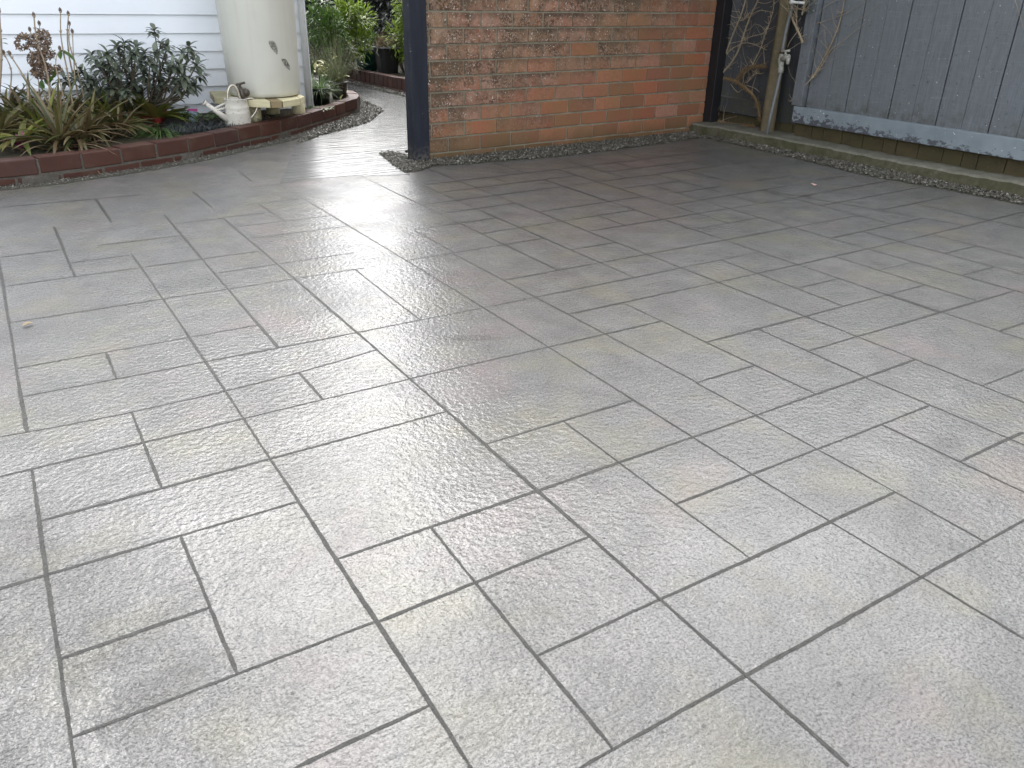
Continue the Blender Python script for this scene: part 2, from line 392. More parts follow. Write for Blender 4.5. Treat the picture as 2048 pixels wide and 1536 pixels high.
M_ROOT = m_moss('fibrous_root', (.15, .10, .05), (.25, .17, .085), (.12, .08, .04), .5, 60)
M_CANE = m_moss('dry_cane', (.30, .24, .16), (.42, .35, .25), (.18, .13, .09), .4, 40)
M_ROOF = simple('roof_steel', (.12, .125, .13), .45, .1, 3)
M_SOFFIT = simple('soffit_paint', (.62, .63, .62), .6, .06, 3)
L_SHRUB = leafmat('grey_green_leaf', [(.055, .075, .05), (.12, .145, .10), (.085, .105, .07), (.21, .235, .18)], .42, 0, .12)
L_STRAP = leafmat('olive_strap_leaf', [(.075, .075, .028), (.13, .115, .04), (.10, .06, .03), (.20, .165, .085), (.065, .085, .024), (.045, .045, .018)], .38, 0, .2)
L_DRY = leafmat('dry_straw_leaf', [(.20, .14, .07), (.28, .21, .12), (.13, .09, .045)], .6, 0, .25)
L_LIME = leafmat('lime_bromeliad_leaf', [(.17, .20, .03), (.22, .22, .045), (.10, .15, .03), (.2, .15, .04)], .35, 0, .3)
L_RED = leafmat('red_centre_leaf', [(.26, .03, .03), (.18, .03, .035), (.30, .06, .03)], .35, 0, .2)
L_PINK = leafmat('pink_centre_leaf', [(.30, .05, .14), (.22, .05, .10)], .35, 0, .2)
L_GRASS = leafmat('green_grass_blade', [(.06, .12, .03), (.12, .21, .06), (.18, .27, .10), (.09, .15, .045)], .4, 0, .3)
L_MONDO = leafmat('black_mondo_blade', [(.015, .018, .02), (.035, .04, .04), (.11, .12, .12), (.02, .026, .024)], .3, 0, .05)
L_GREEN = leafmat('mid_green_leaf', [(.05, .11, .02), (.10, .19, .035), (.07, .14, .03)], .4, 0, .3)
L_BRIGHT = leafmat('yellow_green_leaf', [(.17, .27, .03), (.28, .38, .05), (.11, .19, .03), (.36, .44, .09)], .4, 0, .4)
L_IVY = leafmat('dark_ivy_leaf', [(.012, .016, .011), (.024, .03, .02), (.05, .056, .043), (.016, .02, .013), (.09, .095, .08)], .28, 0, .1)
L_VARI = leafmat('cream_variegated_leaf', [(.38, .36, .12), (.5, .48, .24), (.16, .2, .05)], .4, 0, .3)
L_FLOWER = leafmat('dried_flower_petal', [(.13, .08, .05), (.22, .15, .10), (.28, .20, .14), (.09, .05, .04)], .7, 0, .2)
L_SPRAY = leafmat('grey_green_spray_blade', [(.10, .12, .06), (.17, .18, .09), (.07, .10, .04), (.22, .21, .13)], .5, 0, .3)

# ------------------------------------------------------------------ ground, patio, path
b = MB(); b.add([(-300, -300, -.03), (300, -300, -.03), (300, 300, -.03), (-300, 300, -.03)], [(0, 1, 2, 3)])
tag(b.build('ground', M_GROUND), kind='structure')

EDGE_PX = [(0, 322), (62, 318), (148, 308), (235, 297), (325, 284), (385, 275), (449, 262), (502, 252), (548, 243), (588, 234), (623, 224), (652, 216), (676, 209), (699, 201), (716, 197)]
ZT = .135
ep = [gz(x, y, ZT) for x, y in EDGE_PX]
ep = [Vector((-3.6, 4.62, ZT)), Vector((-2.2, 4.78, ZT)), Vector((-1.0, 4.98, ZT))] + ep
ep += [gz(721, 191, ZT), gz(715, 185, ZT), gz(703, 180, ZT), gz(689, 176, ZT)]
last = ep[-1]; ep += [Vector((last.x - .35, last.y + .25, ZT)), Vector((2.35, last.y + .3, ZT))]
def resample(pts, step):
    out = [pts[0].copy()]; acc = 0
    for a, c in zip(pts, pts[1:]):
        d = (c - a).length
        while acc + d >= step:
            t = (step - acc) / d; a = a.lerp(c, t); out.append(a.copy()); d = (c - a).length; acc = 0
        acc += d
    return out
# smooth the edging line
def chaikin(p, k=2):
    for _ in range(k):
        q = [p[0]]
        for a, c in zip(p, p[1:]): q += [a.lerp(c, .25), a.lerp(c, .75)]
        p = q + [p[-1]]
    return p
ES = chaikin([Vector((p.x, p.y, 0)) for p in ep], 2)

pat = [(-6, -5), (5.2, -5), (5.2, 5.0), (2.4, 5.02), (2.3, 6.0), (2.9, 7.2), (2.0, 7.0), (-6, 7.0)]
b = MB()
b.prism(pat, -.12, 0.0)
tag(b.build('patio', M_PATIO), kind='structure')

# path round the house corner
pl = [gz(*p) for p in ((560, 366), (592, 290), (640, 272), (700, 256), (740, 244), (765, 222), (738, 207), (716, 198))]
pl = [(p.x, p.y) for p in pl]
pr = [(3.05, 8.2), (3.0, 9.0), (3.0, 14.0), (3.80, 14.0), (3.80, 8.0), (3.8, 5.3)]
q = [gz(*p) for p in ((812, 300), (797, 318), (796, 338), (820, 349))]
pr += [(3.0, 5.25)] + [(p.x, p.y) for p in q]
front = [gz(*p) for p in ((780, 351), (700, 352), (630, 357))]
pr += [(p.x, p.y) for p in front]
b = MB(); b.prism(pl + pr, -.1, .0012)
tag(b.build('path', M_PATH), kind='structure')

JOINTS = """160,1580 138,1456 120,1369 95,1149 79,1042 63.5,944
53.7,863 38,755 15,650 5,570 0,522
936,1528 755,1244 673,1116 594,1001 540,921 489,838 450,781 405,710 377,675 327,600 297,559 269,514
970,1580 936,1528
473,1341 435,1254 363,1077
322,972 287,884 261,821
645,801 606,752
232,757 215,710
1700,1530 1495,1351 1326,1200 1172,1077 1078,983 1023,937 888,822 814,750 752,697 672,625 590,557 552,527 465,452 450,440
1131,845 1234,924 1349,1008 1490,1108
1193,752 1264,801 1385,873 1507,950 1658,1042 1843,1154 2048,1277
1507,829 1638,898 1786,985 1966,1080
1769,852 1920,924 2060,990
1024,1262 1072,1308 1177,1436 1235,1510
878,1070 949,1162 1024,1262
555,695 455,577 395,505 361,467 328,430
108,454 129,501 146,546
197,406 223,445
386,384 424,415
515,406 569,442
559,369 661,430 716,462 770,492 910,580 962,617 1020,655 1104,692 1193,752
712,352 800,393 850,405 932,445 1005,490 1108,543
755,1244 944,1167 1170,1077
153,1474 473,1344 755,1244
673,1116 1023,1001 1080,983 1234,926 1387,873 1510,829 1730,755 1829,720
-40,1188 0,1177 95,1149 363,1072 594,1003
79,1042 322,975 540,921 888,823
-40,962 0,953 287,885 489,839 645,801 814,757
-40,882 0,875 54,864 258,821 450,781 604,750 752,697
133,1315 409,1218
588,1536 839,1420
1157,1536 1495,1351 1840,1154 2060,1034
1075,1310 1323,1200 1658,1044 1784,988
1349,1008 1507,950 1633,898 1860,811
985,885 1024,872 1264,801
1922,921 2048,865
35,737 385,672 510,652
15,645 327,600 455,577 590,557 729,536
45,792 410,727 560,695 715,665 845,637 965,615 1024,604 1074,595 1269,556 1359,536 1517,504
15,572 147,553 280,537 400,518 521,502
427,547 554,529 708,505
1141,630 1246,606 1334,585 1434,562 1514,545 1600,528 1740,499 1801,485 1917,455 1980,440 2060,420
814,757 1024,712 1104,692 1209,670 1319,642
1416,684 1516,659 1611,631 1684,612 1779,589 1851,570
1616,700 1714,674 1894,625 1954,602 2029,580
1394,765 1509,731
1966,770 2048,740
840,640 785,597 707,537
1394,765 1211,670 1141,630 1074,596 1024,570 915,512
1624,785 1511,732 1416,684 1319,642 1249,607
1393,765 1507,829
1831,720 1714,674 1611,631 1439,565 1359,535 1294,509 1180,464 1124,442 1079,424 989,392 915,361 856,337
2060,811 1965,770 1831,720
1729,755 1616,700 1516,659
1729,755 1861,811 2014,875 2060,895
1954,602 1851,570 1757,540 1674,515
2060,683 1998,662 1881,624 1779,589
1998,662 2048,646
850,372 952,419 1040,455 1145,500 1198,525 1249,547
985,323 1049,345
985,354 1022,369
1087,359 1126,372 1223,404 1322,437 1388,459 1446,479 1517,503 1600,531 1676,558 1775,590 1851,615
1100,312 1170,333 1253,356
1112,339 1201,364 1285,393 1373,418 1397,429 1450,445
1087,359 1200,398
831,462 909,505
837,372 915,361 1046,345 1170,333 1234,325 1343,313 1414,302
882,385 952,376 1149,351
850,409 919,400 989,391 1126,372 1200,363 1253,356 1371,342 1427,333 1474,326 1524,319
878,428 952,418 1026,406
862,455 913,448 991,435
962,468 1044,454 1124,442 1200,431 1268,420
1081,424 1180,409 1283,393
860,513 1003,491 1087,476
1176,463 1322,438 1461,418 1588,397 1620,390
1145,500 1225,485
1016,558 1108,543 1200,526 1291,509 1446,479 1588,456 1600,452 1714,431
1231,326 1268,336
1219,300 1264,314
1330,331 1369,342 1463,364
1345,313 1423,334
1341,294 1384,304 1472,326
1317,350 1410,376 1461,391 1521,407
1305,371 1356,386 1405,401 1461,418 1588,456 1665,477 1740,499 1823,524 1924,550 2027,580 2060,590
1199,433 1246,449
1440,520 1513,547 1554,560 1684,612
1528,382 1586,397 1650,413 1714,431 1786,449
1214,344 1330,330 1369,324
1244,377 1352,363
1356,386 1438,373
1341,409 1405,400 1461,391 1577,371
1388,459 1519,435
1534,336 1610,324
1513,364 1577,350
1635,362 1687,351
1600,394 1630,387 1770,362
1648,412 1698,401 1840,373
1770,419 1827,407 1902,392
1663,477 1724,463 1840,437
1757,540 1823,525
1600,574 1676,559
1891,507 1950,492
1923,550 1983,536
1461,391 1600,377 1698,401 1770,419 1840,437 1917,455
1827,407 1976,440 2060,459
1724,463 1803,485 1891,507 1983,533 2060,553
1871,470 1950,492 2060,519
499,375 560,368 624,361
495,410 515,407 565,401 610,395
380,444 450,436
480,432 534,424
505,450 569,442 665,431
501,477 593,465 688,453
400,518 521,502
0,408 94,401 197,403 287,395
0,515 127,499
195,491 295,479 365,471
139,524 267,511
577,307 608,325
478,341 503,364"""
NARROW_FROM = 0
import numpy as np
jb = MB(); JL = []
for ln in JOINTS.split('\n'):
    pts = [gz(*map(float, p.split(','))) for p in ln.split()]
    ax = 1 if abs(pts[-1].y - pts[0].y) > abs(pts[-1].x - pts[0].x) else 0
    X = np.array([p[ax] for p in pts]); Y = np.array([p[1 - ax] for p in pts])
    L_ = abs(X[-1] - X[0])
    if L_ < .75 or len(pts) < 4:                 # short joints run true to the grid
        sl_ = .0 if len(pts) < 3 and L_ < .3 else float(np.clip(np.polyfit(X, Y, 1)[0], -.03, .03)); cf = np.array([sl_, Y.mean() - sl_ * X.mean()])
    else: cf = np.polyfit(X, Y, 2 if len(pts) > 6 else 1)
    JL.append([ax, min(X), max(X), cf])
for J in JL:                                     # let every joint end on the one that crosses it
    for e in (1, 2):
        v = J[e]; best = None
        for K in JL:
            if K[0] == J[0]: continue
            w = np.polyval(J[3], v); q = np.polyval(K[3], w)     # where K passes
            if K[1] - .09 <= w <= K[2] + .09 and (-.035 if e == 2 else -.12) < q - v < (.12 if e == 2 else .035) and (best is None or abs(q - v) < abs(best - v)): best = q
        if best is not None: J[e] = float(best)
for li, (ax, a0, a1, cf) in enumerate(JL):
    pts = []
    for i in range(9):
        x = a0 + (a1 - a0) * i / 8; y = float(np.polyval(cf, x)); pts.append(Vector((x, y, 0)) if ax == 0 else Vector((y, x, 0)))
    P = resample(pts, .022) + [pts[-1]]
    if len(P) < 2: continue
    n0 = len(P); vs = []; w0 = U(.0031, .0039) * (1 + .16 * min(2.5, max(0, (pts[0] + pts[-1]).length / 2 - 2)))
    alongA = abs(pts[-1].y - pts[0].y) > abs(pts[-1].x - pts[0].x)
    if alongA and pts[0].x > .9: w0 *= .7
    ph = U(0, 99)
    for i, p in enumerate(P):
        t = (P[min(i + 1, n0 - 1)] - P[max(i - 1, 0)])
        if t.length < 1e-6: t = pts[-1] - pts[0]
        t.normalize(); s = Vector((-t.y, t.x, 0))
        wob = .0006 * math.sin(i * .23 + ph)
        w = w0 * (1 + .22 * math.sin(i * .11 + ph * 2)); end = min(i, n0 - 1 - i)
        if end == 0: w *= .5
        z = .0005 + (li % 9) * .00003 + (0.0003 if alongA else 0)
        vs += [p + s * (w + wob + U(-.0009, .0009)) + Vector((0, 0, z)), p - s * (w - wob + U(-.0009, .0009)) + Vector((0, 0, z))]
    jb.add(vs, [(2 * i, 2 * i + 1, 2 * i + 3, 2 * i + 2) for i in range(n0 - 1)])
jb.build('patio_joints', M_JOINT).__setitem__('kind', 'structure')

# ------------------------------------------------------------------ gravel strips
def in_poly(x, y, P):
    c = False; n = len(P)
    for i in range(n):
        x1, y1 = P[i]; x2, y2 = P[(i + 1) % n]
        if (y1 > y) != (y2 > y) and x < (x2 - x1) * (y - y1) / (y2 - y1) + x1: c = not c
    return c
def gravel(poly, dens, r0, r1, mound=.012, edge_jit=.012):
    b = MB(); b.prism(poly, -.02, .0034, 1)
    xs = [p[0] for p in poly]; ys = [p[1] for p in poly]
    A = (max(xs) - min(xs)) * (max(ys) - min(ys)); n = int(A * dens)
    for _ in range(n):
        x, y = U(min(xs), max(xs)), U(min(ys), max(ys))
        if in_poly(x + U(-edge_jit, edge_jit), y + U(-edge_jit, edge_jit), poly):
            r = U(r0, r1) * (1 + (random.random() < .05) * .6); b.rock((x, y, .005 + U(0, mound)), r)
    return tag(b.build('gravel', [M_STONE, M_GRIT]), kind='stuff')
g1 = [gz(*p) for p in ((797, 338), (810, 346), (842, 342), (863, 334), (960, 327), (1117, 314), (1250, 298), (1400, 276))]
gravel([(p.x, p.y) for p in g1] + [(4.95, 5.0), (2.38, 4.83), (2.3, 5.2), (2.20, 5.2)], 12000, .004, .0085)
g2 = [gz(*p) for p in ((1400, 276), (1430, 281), (1520, 301), (1600, 320), (1731, 352), (1884, 379), (2048, 411))]
gravel([(p.x, p.y) for p in g2] + [(4.70, 1.2), (4.98, 1.2), (4.96, 2.3), (4.90, 4.75)], 11000, .004, .009)
# along the edging: band in front of its face, wide pocket at the corner of the path
def offs(P, d):
    out = []
    for i, p in enumerate(P):
        t = (P[min(i + 1, len(P) - 1)] - P[max(i - 1, 0)]).normalized(); out.append(Vector((p.x + t.y * d, p.y - t.x * d, 0)))
    return out
band = [p for p in ES if p.x > -1.2]
cut = max(range(len(band)), key=lambda i: band[i].x + band[i].y * .25)
outer = offs(band[:cut], .10)
bp = [(p.x, p.y) for p in band[:cut]] + [(p.x, p.y) for p in outer[::-1]]
gravel(bp, 9000, .003, .006, .006)
pk = [gz(*p) for p in ((592, 289), (640, 272), (700, 256), (740, 244), (766, 222), (740, 208), (716, 197), (700, 203), (640, 250))]
gravel([(p.x, p.y) for p in pk], 6500, .006, .012, .012)

# ------------------------------------------------------------------ garden edging of brick
LEN, GAP, DEP = .222, .012, .10
def brick_run(pts, z0, z1, shift, step, dep, mb, jit=.0025):
    cum = [0]
    for a, c in zip(pts, pts[1:]): cum.append(cum[-1] + (c - a).length)
    def pos(s):
        s = max(0, min(cum[-1], s))
        for i in range(len(pts) - 1):
            if cum[i + 1] >= s: return pts[i].lerp(pts[i + 1], (s - cum[i]) / max(1e-6, cum[i + 1] - cum[i]))
        return pts[-1]
    s = shift
    while s + step < cum[-1]:
        a, c = pos(s + GAP / 2), pos(s + step - GAP / 2)
        t = (c - a).normalized(); nin = Vector((-t.y, t.x, 0))
        m = (a + c) / 2 + nin * (dep / 2); 
        dz = U(-.003, .003)
        mb.box((m.x, m.y, (z0 + z1) / 2 + dz), ((c - a).length, dep, z1 - z0), math.atan2(t.y, t.x) + U(-.012, .012), 0, jit)
        s += step
def mortar_run(pts, z0, z1, d0, d1, mb):
    a = offs(pts, -d0); c = offs(pts, -d1); n = len(pts); vs = []
    for i in range(n): vs += [(a[i].x, a[i].y, z0), (a[i].x, a[i].y, z1), (c[i].x, c[i].y, z1), (c[i].x, c[i].y, z0)]
    fs = []
    for i in range(n - 1):
        o = i * 4; fs += [(o, o + 4, o + 5, o + 1), (o + 1, o + 5, o + 6, o + 2), (o + 2, o + 6, o + 7, o + 3)]
    fs += [(0, 1, 2, 3), ((n - 1) * 4 + 3, (n - 1) * 4 + 2, (n - 1) * 4 + 1, (n - 1) * 4)]
    mb.add(vs, fs)
ed = thing('garden_edging', (.5, 5.3, 0), 'low curved edging of dark red bricks around the bed below the white house', 'garden edging')
b = MB(); brick_run(ES, .048, ZT, .07, LEN + GAP, DEP, b); b.build('top_course', M_EDGE, ed, .006)
b = MB(); brick_run(offs(ES, -.004), -.02, .036, .18, LEN + GAP, DEP, b); b.build('bottom_course', M_EDGE, ed, .005)
b = MB(); mortar_run(ES, -.02, ZT - .008, .007, DEP - .006, b); b.build('mortar', M_EDGEMORTAR, ed)
# soil inside it
ins = offs(ES, -DEP * .9)
b = MB(); b.prism([(p.x, p.y) for p in ins] + [(2.3, 9.0), (-3.6, 9.0)], -.02, .108)
tag(b.build('garden_soil', M_SOIL), kind='structure')

# far edging of upright bricks on the other side of the path
FE = [Vector((3.96, 5.4, 0)), Vector((3.90, 7.6, 0)), Vector((3.88, 9.0, 0)), Vector((3.80, 10.2, 0)), Vector((3.62, 11.2, 0)), Vector((3.2, 12.0, 0))]
FE = chaikin(FE, 2)
FEr = [Vector((p.x, p.y, 0)) for p in FE][::-1]
fe = thing('garden_edging', (3.9, 8.4, 0), 'edging of narrow upright red bricks below the two pots across the path', 'garden edging')
b = MB(); brick_run(FEr, .03, .15, 0, .118, .10, b); b.build('top_course', M_EDGE, fe, .006)
b = MB(); brick_run(offs(FEr, .012), -.02, .024, .05, .236, .10, b); b.build('bottom_course', M_EDGE, fe, .005)
b = MB(); mortar_run(FEr, -.02, .14, .008, .09, b); b.build('mortar', M_EDGEMORTAR, fe)
b = MB(); b.prism([(p.x + .05, p.y) for p in FE] + [(3.3, 15), (5.1, 15), (5.1, 5.1), (4.0, 5.1)], -.02, .125)
tag(b.build('garden_soil', M_SOIL), kind='structure')
gp = [(p.x, p.y) for p in FE] + [(p.x - .14, p.y) for p in FE[::-1]]
gravel(gp, 4500, .006, .012, .01)
b = MB(); b.prism([(2.3, 8.2), (3.0, 8.2), (3.0, 12.6), (3.0, 15), (2.3, 15)], -.02, .05)
tag(b.build('garden_soil', M_SOIL), kind='structure')

# ------------------------------------------------------------------ white house
HY, HX1 = 6.88, 2.33
house = thing('house', (0, HY, 0), 'white weatherboard house wall behind the planted bed', 'house')
zt = [gy(0, y, HY).z for y in (27, 66, 105, 144, 187)]
pitch = (zt[0] - zt[4]) / 4
b = MB(); z = zt[0] - pitch * 7 
k = 0
while z < 2.6:
    # each board: bottom lip proud, top tucked in
    y0, y1 = HY - .022, HY - .002
    for (xa, xb) in ((-6.5, HX1 - .03),):
        vs = [(xa, y0, z), (xb, y0, z), (xb, y1, z + pitch + .003), (xa, y1, z + pitch + .003), (xa, HY + .02, z), (xb, HY + .02, z), (xb, HY + .02, z + pitch), (xa, HY + .02, z + pitch)]
        b.add(vs, [(0, 1, 2, 3), (4, 5, 1, 0), (1, 5, 6, 2), (0, 3, 7, 4), (3, 2, 6, 7)])
    vs = [(HX1 + .022, HY + .03, z), (HX1 + .022, 12, z), (HX1 + .002, 12, z + pitch), (HX1 + .002, HY + .03, z + pitch), (HX1 - .02, HY + .03, z), (HX1 - .02, 12, z)]
    b.add(vs, [(0, 1, 2, 3), (4, 5, 1, 0)])
    z += pitch
b.build('weatherboards', M_WHITE, house)
b = MB(); b.bx((-6.4, HY + .021, 0), (HX1 - .021, 12, 2.6)); b.build('wall', M_WHITE, house)
b = MB(); b.bx((HX1 - .028, HY - .020, .1), (HX1 + .004, HY + .028, 2.6)); b.build('corner_board', M_WHITE, house, .003)
zb = gy(0, 181, HY).z
b = MB(); b.bx((-3, HY - .045, zb - .012), (gy(400, 170, HY).x, HY - .012, zb + .012)); b.build('batten', M_WHITE, house, .003)
b = MB()
b.add([(-6.9, HY - .5, 2.55), (HX1 + .45, HY - .5, 2.55), (HX1 + .45, 9.5, 3.7), (-6.9, 9.5, 3.7), (HX1 + .45, 12.5, 2.55), (-6.9, 12.5, 2.55),
       (-6.9, HY - .5, 2.5), (HX1 + .45, HY - .5, 2.5), (HX1 + .45, 12.5, 2.5), (-6.9, 12.5, 2.5)],
      [(0, 1, 2, 3), (3, 2, 4, 5), (6, 9, 8, 7), (0, 6, 7, 1), (1, 7, 8, 4, 2), (0, 3, 5, 9, 6), (4, 8, 9, 5)])
b.build('roof', M_ROOF, house)
b = MB(); b.bx((-6.9, HY - .62, 2.44), (HX1 + .45, HY - .503, 2.56)); b.build('gutter', M_WHITE, house, .01)
# downpipe
dpb = gz(620, 218, .11)
b = MB(); b.tube([(dpb.x, dpb.y, .1), (dpb.x, dpb.y, 1.2), (dpb.x, dpb.y, 2.35), (dpb.x - .02, HY - .5, 2.5)], .026, 16)
b.build('downpipe', m_speck('speckled_white_pipe', (.74, .77, .80), (.28, .28, .27), .64, 70), house)

# ------------------------------------------------------------------ water tank on its deck
TX, TY, TZ = gy(531, 190, 6.36).x, 6.36, .285
tank = thing('water_tank', (TX, TY, TZ), 'cream plastic rain tank standing on a timber platform beside the house corner', 'water tank')
b = MB(); b.lathe((TX, TY, TZ), [(.001, 0), (.235, 0), (.250, .006), (.258, .03), (.264, .25), (.275, .75), (.285, 1.1), (.285, 1.12), (.24, 1.18), (.1, 1.21), (.001, 1.21)], 64)
b.build('tank_body', M_TANK, tank)
def scuff(px, py, l, w, an):
    # scraped grey scar lying just on the curved wall
    b = MB(); rows = []; n = 9
    for i in range(n):
        t = i / (n - 1); cx = px + math.sin(an) * l * (t - .5); cy = py + math.cos(an) * l * (t - .5)
        ww = w * (math.sin(math.pi * min(.98, .12 + t * .86)) ** .6) * (1 - .45 * t) * U(.85, 1.1)
        for s in (-.5, .5):
            d = ray(cx + s * ww, cy); o = EYE
            r = .2655 + .02 * max(0, ((cy < 150) * .3))
            ax, ay = o.x - TX, o.y - TY
            A = d.x ** 2 + d.y ** 2; B = 2 * (ax * d.x + ay * d.y)
            zz = 0
            rr = .268
            for _ in range(4):
                C = ax * ax + ay * ay - rr * rr; T = (-B - math.sqrt(max(0, B * B - 4 * A * C))) / (2 * A); p = o + d * T
                h = p.z - TZ; rr = (.264 + (.275 - .264) * (h - .25) / .5) + .0015
            rows.append(p)
    b.add(rows, [(2 * i, 2 * i + 1, 2 * i + 3, 2 * i + 2) for i in range(n - 1)], 0, True)
    b.build('scrape_mark', simple('grey_scrape', (.24, .235, .20), .6, .45, 60), tank)
scuff(548, 95, 30, 16, .42); scuff(573, 129, 26, 14, .5)
# tap of the tank
tp = gy(478, 178, 6.16)
b = MB(); b.tube([(tp.x + .02, 6.24, tp.z), (tp.x, 6.12, tp.z), (tp.x - .005, 6.08, tp.z - .01), (tp.x, 6.07, tp.z - .06)], [.016, .018, .017, .014], 10)
b.tube([(tp.x, 6.12, tp.z), (tp.x, 6.12, tp.z + .035)], .008, 8)
b.tube([(tp.x - .03, 6.11, tp.z + .034), (tp.x + .035, 6.12, tp.z + .045)], .008, 8)
b.ico((tp.x + .03, 6.10, tp.z - .02), .03); b.build('tap', M_DARKMETAL, tank)

deck = thing('timber_platform', (TX, TY, .1), 'pale timber platform on round concrete piers under the cream tank', 'platform')
dp = [gz(*p, TZ - .003) for p in ((427, 193), (495, 200), (541, 202), (565, 202), (600, 196), (609, 192))]
dp2 = [(p.x, p.y) for p in dp] + [(dp[-1].x + .02, 6.72), (dp[0].x + .05, 6.74)]
cxm = sum(p[0] for p in dp2) / len(dp2)
b = MB()
zt_, zb_ = TZ - .003, TZ - .052
# front boards butt at the bends of the outline
fr = dp2[:6]; bk = [(fr[0][0] + .05, 6.74)] + [(fr[i][0] + .06, 6.74) for i in range(1, 5)] + [(fr[5][0] + .02, 6.72)]
for i in range(5):
    g = .003
    a0, a1, c1, c0 = Vector((*fr[i], 0)), Vector((*fr[i + 1], 0)), Vector((*bk[i + 1], 0)), Vector((*bk[i], 0))
    e = (a1 - a0).normalized() * g
    off = U(-.006, .006)
    b.prism([(a0.x + e.x, a0.y + e.y + off), (a1.x - e.x, a1.y - e.y + off), (c1.x - g, c1.y), (c0.x + g, c0.y)], zb_, zt_ - U(0, .002), 1 if i == 2 else 0)
b.build('boards', [M_DECK, M_DECKEND], deck, .004)
for (px, py) in ((601, 236), (513, 249)):
    p = gz(px, py, .10); 
    b = MB(); b.lathe((p.x, p.y + .03, .06), [(.001, 0), (.052, 0), (.05, zb_ - .06), (.001, zb_ - .06)], 20); b.build('pier', M_PIER, deck)
for (x, y) in ((cxm - .12, 6.6), (cxm + .16, 6.62)):
    b = MB(); b.lathe((x, y, .06), [(.001, 0), (.052, 0), (.05, zb_ - .06), (.001, zb_ - .06)], 16); b.build('pier', M_PIER, deck)

# ------------------------------------------------------------------ watering can
cb = gz(478, 251, .112); WX, WY, WZ = cb.x, cb.y, .108
can = thing('watering_can', (WX, WY, WZ), 'chipped cream metal watering can standing in black grass before the tank', 'watering can')
b = MB(); b.lathe((WX, WY, WZ), [(.001, 0), (.092, 0), (.093, .004), (.086, .09), (.087, .093), (.085, .10), (.083, .125), (.084, .128), (.082, .135), (.077, .182), (.081, .186), (.077, .19), (.07, .186), (.068, .16), (.001, .15)], 32)
b.build('can_body', M_CAN, can)
sp0 = Vector((WX - .07, WY - .02, WZ + .045)); tip = gy(411, 207, WY - .02)
b = MB(); b.tube([sp0, sp0.lerp(tip, .5), tip], [.025, .017, .014], 14); b.tube([tip, tip + (tip - sp0).normalized() * .012], [.017, .021], 14)
b.tube([Vector((WX - .07, WY, WZ + .13)), sp0.lerp(tip, .6)], .007, 8); b.tube([Vector((WX - .065, WY, WZ + .165)), sp0.lerp(tip, .68)], .007, 8)
b.build('spout', M_CAN, can)
pts = [gy(*p, WY - .02) for p in ((457, 206), (455, 195), (456, 180), (461, 171), (467, 170), (474, 178), (478, 190), (480, 197))]
b = MB(); b.tube(chaikin(pts, 2), .0085, 10); b.build('carry_handle', M_STEEL, can)
pts = [gy(*p, WY) for p in ((492, 199), (500, 196), (510, 200), (515, 210), (513, 221), (506, 231), (499, 238))]
b = MB(); b.tube(chaikin(pts, 2), .0085, 10); b.build('back_handle', M_STEEL, can)

# ------------------------------------------------------------------ brick wall and carport posts
W0, W1 = Vector((2.375, 4.815, 0)), Vector((5.0, 4.985, 0))
wd = (W1 - W0).normalized(); wa = math.atan2(wd.y, wd.x); wl = (W1 - W0).length; wn_ = Vector((-wd.y, wd.x, 0))
bw = thing('brick_wall', tuple(W0), 'weathered red brick wall with lichen between the navy post and the fence corner', 'wall')
b = MB(); CH, BL, JT = .0945, .2535, .011
zr = -.045; row = 0
while zr < 2.2:
    s = -BL / 2 if row % 2 else 0.0
    s += .045
    first = True
    while s < wl - .02:
        s0 = max(0, s); s1 = min(wl, s + BL - JT)
        if s1 - s0 > .04:
            m = W0 + wd * ((s0 + s1) / 2) + wn_ * (.05 + U(-.0015, .0015))
            b.box((m.x, m.y, zr + (CH - JT) / 2), (s1 - s0, .10, CH - JT), wa, 0, .0018)
        s += BL
    if row % 2 == 0: # closer at the left
        m = W0 + wd * .017 + wn_ * .05; b.box((m.x, m.y, zr + (CH - JT) / 2), (.033, .10, CH - JT), wa, 0, .001)
    zr += CH; row += 1
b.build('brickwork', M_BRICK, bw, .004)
b = MB(); m = W0 + wd * (wl / 2) + wn_ * .054; b.box((m.x, m.y, 1.06), (wl - .004, .094, 2.26), wa); b.build('mortar', M_MORTAR, bw)

def post(x0, x1, y0, y1, z0, z1, m, label, rot=0.0):
    p = MB(); p.box(((x0 + x1) / 2, (y0 + y1) / 2, (z0 + z1) / 2), (x1 - x0, y1 - y0, z1 - z0), rot)
    o = p.build('carport_post', m, None, .004, ((x0 + x1) / 2, (y0 + y1) / 2, z0)); return tag(o, label, 'post')
pL, pM, pR_ = gz(818, 325), gz(829, 326), gz(862, 323)
post(pM.x, pR_.x - .004, pM.y, pM.y + .10, -.02, 2.3, M_NAVY, 'square navy painted post at the left end of the brick wall')
post(5.0, 5.09, 4.90, 4.99, .03, 2.3, M_BLACK, 'black stained post between the brick wall and the old fence')

# unseen roof added on top of the posts to shade the right side
RX0, RX1, RY0, RY1 = 2.25, 6.4, 3.9, 5.1
cr = thing('added_shade_roof', (RX0, RY1, 2.3), 'unseen flat roof added above the navy post and the black post to shade the right side', 'roof')
b = MB(); b.bx((RX0, RY0, 2.46), (RX1, RY1, 2.50)); b.build('roof_sheet', M_SOFFIT, cr)
b = MB(); b.bx((RX0 + .03, 4.83, 2.3), (RX1 - .1, 4.92, 2.457)); b.bx((RX0 + .03, RY0 + .05, 2.3), (RX1 - .1, RY0 + .14, 2.457)); b.build('beam', M_NAVY, cr)

